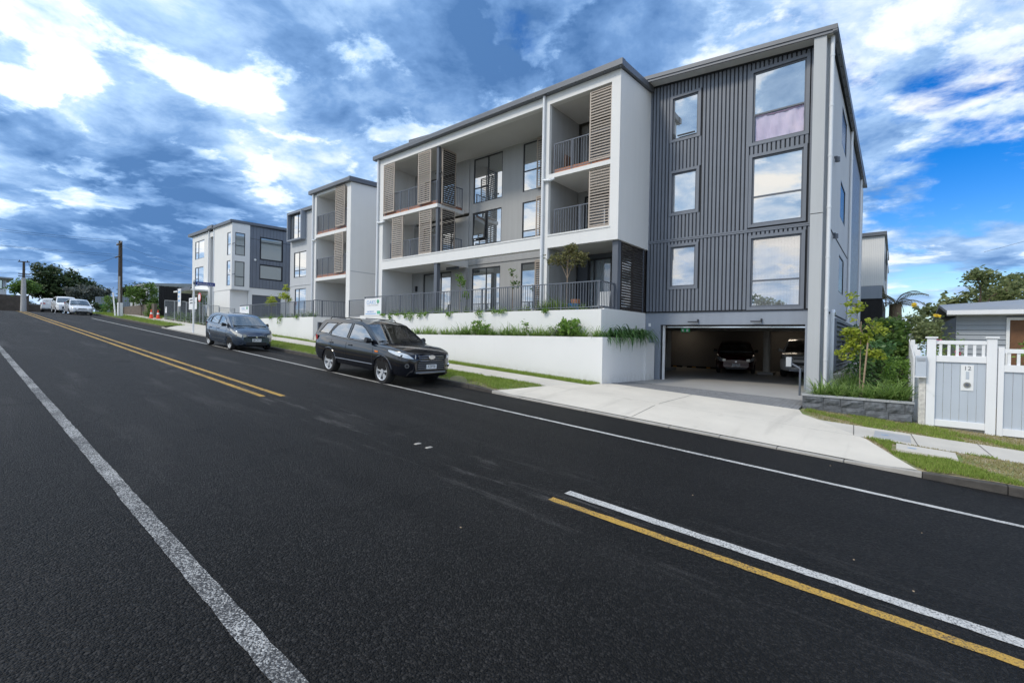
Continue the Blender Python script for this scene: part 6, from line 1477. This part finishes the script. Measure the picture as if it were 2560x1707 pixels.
plants('strappy_plant', CLS, [(x, 14.55 + rnd(-.08, .1), .97) for x in (-20.0, -19.6, -19.1, -18.7, -18.2, -17.6, -17.2, -16.6, -16.0, -15.3, -14.6, -13.9, -13.2, -12.6, -12.2, -11.6, -11.2, -10.6, -10.2, -9.7, -9.2, -8.7)], 'low green plant behind the main terrace railing', 'plants behind the main railing', smin=.8, smax=1.15)
plants('strappy_plant', CLS, [(x, 13.95 + rnd(-.08, .1), .95) for x in (-33.5, -32.6, -31.8, -31, -30.2, -29.5, -28.8, -28, -27.3, -26.7)], 'low green plant behind the farther terrace railing', 'plants behind the farther railing', smin=.8, smax=1.2)
plants('strappy_plant', CL, [(-10.35, 14.7, .96, 1.25), (-10.05, 14.75, .96, 1.4), (-9.75, 14.65, .96, 1.2)], 'tall strappy clump under the small terrace tree', 'clumps under the terrace tree')
PT = thing('potted_palm', 'dark spiky potted plant by the entry railing', 'plant', (-23.1, 15.3, .95)); MB().cyl((-23.1, 15.3, .95), (-23.1, 15.3, 1.2), .16, .2, n=14).build('pot', 'stop_black', PT, smooth=True)
o_ = blade_clump(40, .7, .04, .5, up=1.0); o_.v = [(x - 23.1, y + 15.3, z + 1.2) for x, y, z in o_.v]; o_.build('leaves', 'leaf_dark', PT)

def tree(name, label, loc, h_trunk, crown, mat, n=140, per=14, size=.1, jit=.18, bark='bark', tr=.08, lean=(0, 0), group=None, hollow=.35, twigs=8, clumps=9, elong=1.6):
    """crown: list of (dx,dy,dz,rx,ry,rz) lobes above the base"""
    root = thing(name, label, 'tree', loc, group); x, y, z = loc; mb = MB(); top = Vector((x + lean[0], y + lean[1], z + h_trunk))
    mb.tube([(x, y, z - .1), (x + lean[0] * .4, y + lean[1] * .4, z + h_trunk * .5), tuple(top)], [tr * 1.25, tr, tr * .75], 8)
    pts = []; cl = []
    for (dx, dy, dz, rx, ry, rz) in crown:
        c = Vector((x + dx, y + dy, z + dz)); vol = rx * ry * rz
        mb.tube([tuple(top - Vector((0, 0, h_trunk * .15))), tuple((top + c) / 2 + Vector((rnd(-.1, .1) * rx, rnd(-.1, .1) * ry, -.1 * rz))), tuple(c)], [tr * .6, tr * .4, tr * .15], 5)
        for k in range(clumps):
            d = Vector((random.gauss(0, 1), random.gauss(0, 1), random.gauss(0, 1))).normalized() * rnd(.45, 1.0)
            q = c + Vector((d.x * rx, d.y * ry, d.z * rz)); cl.append((q, min(rx, ry, rz) * rnd(.28, .5)))
            if k < twigs: mb.tube([tuple(c), tuple((c + q) / 2 + Vector((0, 0, -.05 * rz))), tuple(q)], [tr * .22, tr * .14, tr * .05], 4)
    for i in range(n):
        q, r = random.choice(cl); d = Vector((random.gauss(0, .55), random.gauss(0, .55), random.gauss(0, .45))) * r; pts.append(tuple(q + d))
    mb.build('trunk', bark, root, smooth=True); leaf_cloud(pts, size, jit, per, elong=elong).build('crown', mat, root)
    return root
# small trees on the terraces
tree('terrace_tree', 'small round-headed tree with turning leaves rising from the main terrace', (-9.44, 14.62, .95), 1.5, [(0, 0, 1.95, .62, .4, .4), (-.45, 0, 2.0, .38, .3, .3), (.4, 0, 2.0, .35, .3, .3), (.1, 0, 2.35, .3, .25, .2)], 'leaf_autumn', 330, 5, .058, .05, 'bark_pale', .022, clumps=14)
tree('terrace_sapling', 'thin sapling in front of the right ground-floor window', (-12.05, 14.62, .95), 1.3, [(0, 0, 1.55, .18, .15, .4), (.1, 0, 1.2, .2, .15, .2)], 'leaf_mid', 36, 5, .055, .04, 'bark_pale', .014)
tree('terrace_sapling', 'slender leafy sapling by the left ground-floor door', (-15.1, 14.62, .95), 1.4, [(-.1, 0, 1.8, .14, .12, .4), (.05, 0, 1.4, .2, .15, .35), (.3, 0, .9, .25, .15, .25)], 'leaf_fresh', 60, 6, .06, .04, 'bark_pale', .014)
tree('terrace_sapling', 'young yellow-green tree in front of the townhouse garage door', (-33.1, 14.2, .9), 1.0, [(0, 0, 1.3, .35, .3, .4), (-.35, 0, 1.1, .3, .25, .2), (.35, 0, 1.25, .3, .25, .25)], 'leaf_lime', 80, 6, .08, .06, 'bark_pale', .02)
tree('terrace_sapling', 'taller yellow-green sapling against the second block', (-31.0, 14.2, .9), 1.4, [(0, 0, 1.9, .25, .2, .55), (-.45, 0, 1.6, .3, .2, .2), (.3, 0, 1.3, .25, .2, .3)], 'leaf_lime', 80, 6, .08, .06, 'bark_pale', .02)
# garden at the right
st_ = tree('staked_tree', 'young lime-green tree tied to a timber stake in the stone planter', (-.78, 16.5, -1.45), 2.1, [(-.15, 0, 2.55, .2, .2, .35), (-.25, 0, 1.75, .28, .2, .15), (.25, 0, 1.95, .38, .25, .2), (-.25, 0, 1.2, .25, .2, .16), (.3, 0, 1.15, .25, .2, .12), (-.1, 0, 1.5, .3, .2, .15), (.05, 0, 1.65, .25, .2, .14)], 'leaf_lime', 260, 6, .066, .05, 'bark_pale', .014, clumps=8)
MB().cyl((-.72, 16.42, -1.5), (-.60, 16.42, .25), .022, n=8).build('stake', 'stake', st_)
plants('strappy_plant', CL, [(-1.55, 15.05, -1.44, 1.25), (-1.2, 15.1, -1.44, 1.0), (-.85, 15.15, -1.44, 1.0), (-.5, 15.05, -1.44, 1.1), (-.15, 15.1, -1.44, 1.3), (.12, 15.2, -1.44, 1.4), (-1.35, 15.6, -1.44, 1.1), (-.95, 15.6, -1.44, .9), (-.4, 15.7, -1.44, 1.1), (.05, 15.75, -1.44, 1.2)], 'strappy green clump in the stone planter', 'plants in the stone planter')
plants('flax_tuft', [blade_clump(120, .75, .012, .5, up=1.05).mesh('strap_leaves', 'leaf_mid')], [(-1.05, 17.6, -1.44, 1.0), (-1.3, 18.1, -1.44, 1.0)], 'dense grassy tuft behind the lime-green sapling', 'grassy tufts by the side wall')
shrub('garden_shrub', (.02, 17.3, -1.45), .42, 1.1, 'leaf_fresh', 'light green shrub beside the side fence', 110, 9, .055, .06)
shrub('garden_shrub', (-.5, 19.2, -1.45), .75, 1.5, 'leaf_deep', 'dark dense shrub behind the lime-green sapling', 150, 10, .08, .1)
shrub('garden_shrub', (-.1, 21.0, -1.45), .55, 2.3, 'leaf_mid', 'tall dark shrub between the sapling and the side fence', 150, 10, .1, .1)
shrub('garden_shrub', (-.9, 22.5, -1.45), .6, 2.2, 'leaf_mid', 'green shrub against the side wall of the dark wing', 110, 9, .09, .1)
shrub('garden_shrub', (-.3, 26, -1.45), .9, 2.5, 'leaf_olive', 'olive shrub at the back of the garden bed', 140, 9, .12, .14)
r_ = shrub('rose_bush', (1.1, 18.6, -1.7), .7, 1.9, 'leaf_fresh', 'tall flowering bush behind the white gate', 130, 7, .055, .08)
leaf_cloud([(.9, 18.0, .15), (1.35, 17.9, -.2)], .09, .03, 8).build('flowers', 'petal_pink', r_)
r_ = shrub('garden_shrub', (.75, 21.5, -1.6), .85, 2.6, 'leaf_olive', 'tall leafy bush with a yellow bloom by the neighbour\'s house', 200, 7, .07, .10)
leaf_cloud([(.45, 20.6, 1.35), (1.0, 20.6, 1.0)], .1, .03, 8).build('flowers', 'petal_yellow', r_)
r_ = shrub('rose_bush', (2.95, 18.5, -1.8), .45, 2.0, 'leaf_fresh', 'pink-flowering bush at the right edge', 90, 8, .07, .08); leaf_cloud([(2.7, 18.1, .15), (2.85, 18.15, -.1), (2.75, 18.05, -.35)], .08, .03, 8).build('flowers', 'petal_pink', r_)
tree('garden_tree', 'broad olive-green tree behind the neighbour\'s roof', (6.2, 36, -2), 3.0, [(-2.8, 0, 4.3, 1.3, 1.5, .9), (-.8, 0, 5.0, 1.6, 1.6, 1.1), (1.5, 0, 5.8, 2.2, 2, 1.3), (4, 0, 5.6, 2.2, 2, 1.4), (-4.2, 0, 3.7, 1.2, 1.2, .8)], 'leaf_olive', 620, 10, .17, .2, clumps=14)
tree('garden_tree', 'taller wispy tree rising over the neighbour\'s house', (3.2, 33, -2), 4.4, [(-.1, 0, 5.4, .8, .8, .5), (.9, 0, 4.8, .9, .8, .6)], 'leaf_olive', 130, 8, .14, .15)
tree('garden_tree', 'dark tree mass behind the side fence', (.6, 33, -2), 2.4, [(0, 0, 2.7, 1.3, 1.2, .8), (-.9, 0, 2.3, .9, .9, .7), (1.5, 0, 2.6, 1.2, 1, .7)], 'leaf_olive', 340, 10, .15, .18, clumps=14)
PMR = thing('palm_tree', 'palm with arching fronds beside the rear block', 'tree', (-.1, 43, -1))
MB().cyl((-.1, 43, -1.5), (-.1, 43, 2.9), .42, .36, n=12).build('trunk', 'bark_pale', PMR, smooth=True)
for i in range(18):
    a = i * .35 + rnd(-.1, .1); e = rnd(.15, 1.2); mb = MB(); p = Vector((-.1, 43, 2.9)); d = Vector((math.cos(a), math.sin(a), 0)); pts = []
    for s in range(9): pts.append(p.copy()); p = p + (d * math.cos(e) + Vector((0, 0, 1)) * math.sin(e)) * .26; e -= .2
    mb.tube(pts, .02, 4)
    for q, q2 in zip(pts[1:], pts[2:]):
        for k in range(3):
            c = q + (q2 - q) * k / 3
            for s in (-1, 1): t_ = c + Vector((-d.y, d.x, 0)) * s * .38 + Vector((0, 0, -.16)) + d * .12; n_ = len(mb.v); mb.v += [tuple(c - d * .03), tuple(c + d * .03), tuple(t_)]; mb.f.append((n_, n_ + 1, n_ + 2))
    mb.build('frond', 'palm_leaf', PMR)
# across the street, seen mirrored in the low windows
tree('street_tree', 'broad tree across the street, mirrored in the lowest big window', (-9.5, -14, -1.0), 2.2, [(0, 0, 4.2, 1.8, 1.5, 1.3), (-1.8, 0, 3.6, 1.4, 1.2, 1.1), (1.6, 0, 3.5, 1.4, 1.2, 1.0)], 'leaf_mid', 300, 9, .2, .2, tr=.14)
tree('street_tree', 'second tree across the street, mirrored in the ground-floor windows', (-16.5, -13, -.6), 1.8, [(0, 0, 3.2, 1.6, 1.5, 1.0), (1.5, 0, 2.9, 1.2, 1.2, .9)], 'leaf_dark', 240, 9, .2, .2, tr=.12)
# up the street
tree('large_tree', 'large dark tree with a broad crown at the crest of the road', (-92.5, 10.3, 2), 2.8, [(-.3, -.9, 5.4, 1.8, 1.7, 1.5), (0, .8, 4.8, 1.8, 1.7, 1.5), (0, -2.0, 3.7, 1.5, 1.2, 1.1), (0, 2.6, 4.2, 1.8, 1.6, 1.2), (0, 0, 3.2, 1.9, 2.4, 1.1), (0, 3.4, 3.4, 1.4, 1.2, 1.1)], 'leaf_dark', 950, 12, .27, .27, tr=.3, clumps=16)
tree('street_tree', 'round olive tree behind the concrete power pole', (-81.5, 6.1, 2), 1.6, [(0, -.6, 2.9, 1, .75, .7), (0, .6, 2.8, 1, .8, .75), (0, 0, 3.3, .8, .8, .5)], 'leaf_mid', 330, 10, .18, .17, tr=.12, clumps=14)
tree('street_tree', 'grey-green spreading tree beside the blue-grey fence', (-83, 11.9, 2.6), .9, [(0, -1.2, 2.1, 1.1, 1.0, .7), (0, .3, 2.5, 1.2, 1.1, .7), (0, 1.5, 2.3, 1.1, 1, .7), (0, -.4, 1.6, 1.2, 1.6, .6)], 'leaf_grey', 430, 10, .19, .18, tr=.12, clumps=14)
tree('street_tree', 'dark green tree between the grey bush and the timber pole', (-74, 15.0, 2.2), 1.6, [(0, -.6, 2.6, .9, .8, .7), (0, .5, 2.9, .9, .8, .7)], 'leaf_dark', 200, 10, .17, .17, tr=.1)
r_ = tree('street_tree', 'bright green bushy tree above the traffic cones', (-60.5, 13.0, 1.4), 1.3, [(0, -.7, 2.5, .8, .8, .75), (0, .5, 2.7, .8, .75, .8), (.2, 0, 1.7, .8, 1.1, .7), (.3, .9, 1.5, .7, .6, .7)], 'leaf_mid', 430, 9, .13, .13, tr=.1, clumps=14)
shrub('hedge_shrub', (-57.2, 13.1, 1.2), .6, 1.5, 'leaf_mid', 'dark shrub spilling over the wall by the cones', 110, 9, .11, .12); shrub('hedge_shrub', (-69, 12.0, 1.9), .8, 1.8, 'leaf_mid', 'green bush beyond the timber power pole', 130, 9, .13, .14)
shrub('hedge_shrub', (-75.3, 11.4, 2.3), .7, .95, 'leaf_dark', 'low dark bush left of the green bin', 110, 9, .13, .13); shrub('hedge_shrub', (-89, 9.9, 2.3), 1.3, 1.4, 'leaf_dark', 'low hedge below the large dark tree', 160, 9, .15, .15)
shrub('hedge_shrub', (-89.3, 3.8, 2.2), 1.3, 1.6, 'leaf_mid', 'hedge at the far left end of the road', 160, 9, .15, .15); shrub('hedge_shrub', (-83, 2.4, 2.5), 1.4, 2.3, 'leaf_dark', 'dark bush in front of the far left house', 170, 9, .16, .16); shrub('hedge_shrub', (-89.3, 6.8, 2.2), 1.2, 1.3, 'leaf_dark', 'low bush at the foot of the concrete pole', 110, 9, .13, .13)
for i, x in enumerate((-50.5, -48.2, -46.6)): shrub('weedy_shrub', (x, 13.5, zver(x, 13.5)), .55, .75, 'leaf_mid', 'weedy shrub behind the site fence', 60, 8, .09, .1, 'weeds behind the site fence')
for i, (x, l_) in enumerate(((-41.2, 'pile of dark soil bags in front of the townhouse'), (-45.2, 'low mound of weeds and spoil by the notice board'))): shrub('spoil_heap', (x, 13.6, zver(x, 13.6)), .9, .5, 'leaf_dark', l_, 60, 8, .1, .12)

# ------------------------------------------------------------------ grass blades and litter
def grass(name, label, n, area, f, h, mat):
    mb = MB(); V = mb.v; Fc = mb.f
    for _ in range(n):
        while True:
            x, y = rnd(area[0], area[1]), rnd(area[2], area[3])
            if f is None or f(x, y): break
        z = zfoot(x, y); a = rnd(0, 6.283); w_ = .006 * rnd(.7, 1.6); hh = h * rnd(.5, 1.4); dx, dy = math.cos(a) * w_, math.sin(a) * w_; lx, ly = rnd(-.5, .5) * hh, rnd(-.5, .5) * hh; k = len(V)
        V += [(x - dx, y - dy, z - .005), (x + dx, y + dy, z - .005), (x + lx, y + ly, z + hh)]; Fc.append((k, k + 1, k + 2))
    o = mb.build(name, mat); tag(o, label, 'grass', kind='stuff')
def patch(x, y, s=1.0): return math.sin(x * 2.1 * s + 1.3) + math.sin(y * 3.3 * s + x * .9) + math.sin((x + y) * 5.1 * s)
edge_ok = lambda x, y: x < -8.75 + (y - 9.74) * .5 + .06 * math.sin(y * 23) and patch(x, y) > -1.3 and (y > 9.95 + .22 * math.sin(x * 3.1) * math.sin(x * 1.3 + 1) or random.random() < .25)
grass('grass_blades', 'short green grass of the verge behind the parked cars', 34000, (-21, -7.9, 9.72, 11.32), edge_ok, .055, 'grass_blade')
grass('grass_blades', 'dry straw-coloured blades in the verge behind the cars', 6000, (-20, -8.2, 9.72, 10.9), lambda x, y: edge_ok(x, y) and patch(x, y, .7) > .6, .035, 'grass_dry')
grass('grass_blades', 'grass of the verge farther up between the two parked cars', 12000, (-30, -21, 9.72, 11.3), None, .06, 'grass_blade')
grass('grass_blades', 'fringe of grass at the foot of the long planter wall', 20000, (-20, -7.35, 12.75, 13.46), lambda x, y: x < -7.35 and (y > 12.86 + .05 * math.sin(x * 7)), .075, 'grass_blade')
grass('grass_blades', 'fringe of grass at the foot of the farther white wall', 8000, (-37, -20, 12.75, 13.48), None, .07, 'grass_blade')
rv = lambda x, y: x > .42 - (y - 9.74) * .52 and not (-.03 < x < .9 and 10.7 < y < 11.3)
grass('grass_blades', 'patchy green grass of the right verge', 13000, (-.45, 4, 9.75, 11.5), lambda x, y: rv(x, y) and patch(x, y, .8) > .5, .05, 'grass_blade')
grass('grass_blades', 'dry grass of the right verge', 11000, (-.45, 4, 9.75, 11.5), rv, .028, 'grass_dry')
grass('grass_blades', 'green grass along the stone planter and gate', 14000, (-1.8, 4, 12.9, 14.65), lambda x, y: x > -1.25 - (y - 12.95) * .6 and patch(x, y) > -.2, .05, 'grass_blade')
grass('grass_blades', 'dry grass along the stone planter and gate', 10000, (-1.8, 4, 12.9, 14.65), lambda x, y: x > -1.25 - (y - 12.95) * .6, .035, 'grass_dry')
grass('grass_blades', 'bright grass of the far verge by the power pole', 14000, (-76, -40.5, 9.75, 11.3), None, .16, 'grass_blade'); grass('grass_blades', 'long grass behind the far footpath', 9000, (-76, -43, 12.95, 14.5), None, .2, 'grass_blade')
mb = MB()
for _ in range(14):
    x = rnd(-4, 1.2); y = random.gauss(9.5, .06) if random.random() < .35 else rnd(1.6, 9.4); z = zroad(x, y) + .006; a = rnd(0, 6.28); s = rnd(.006, .015); mb.add([(x + s * math.cos(a), y + s * math.sin(a), z), (x + s * .6 * math.cos(a + 1.6), y + s * .6 * math.sin(a + 1.6), z + .006), (x - s * math.cos(a), y - s * math.sin(a), z + .002), (x + s * .6 * math.cos(a - 1.6), y + s * .6 * math.sin(a - 1.6), z)], [(0, 1, 2, 3)])
tag(mb.build('leaf_litter', 'stake'), 'small fallen leaves and grit scattered on the road', 'litter', kind='stuff')
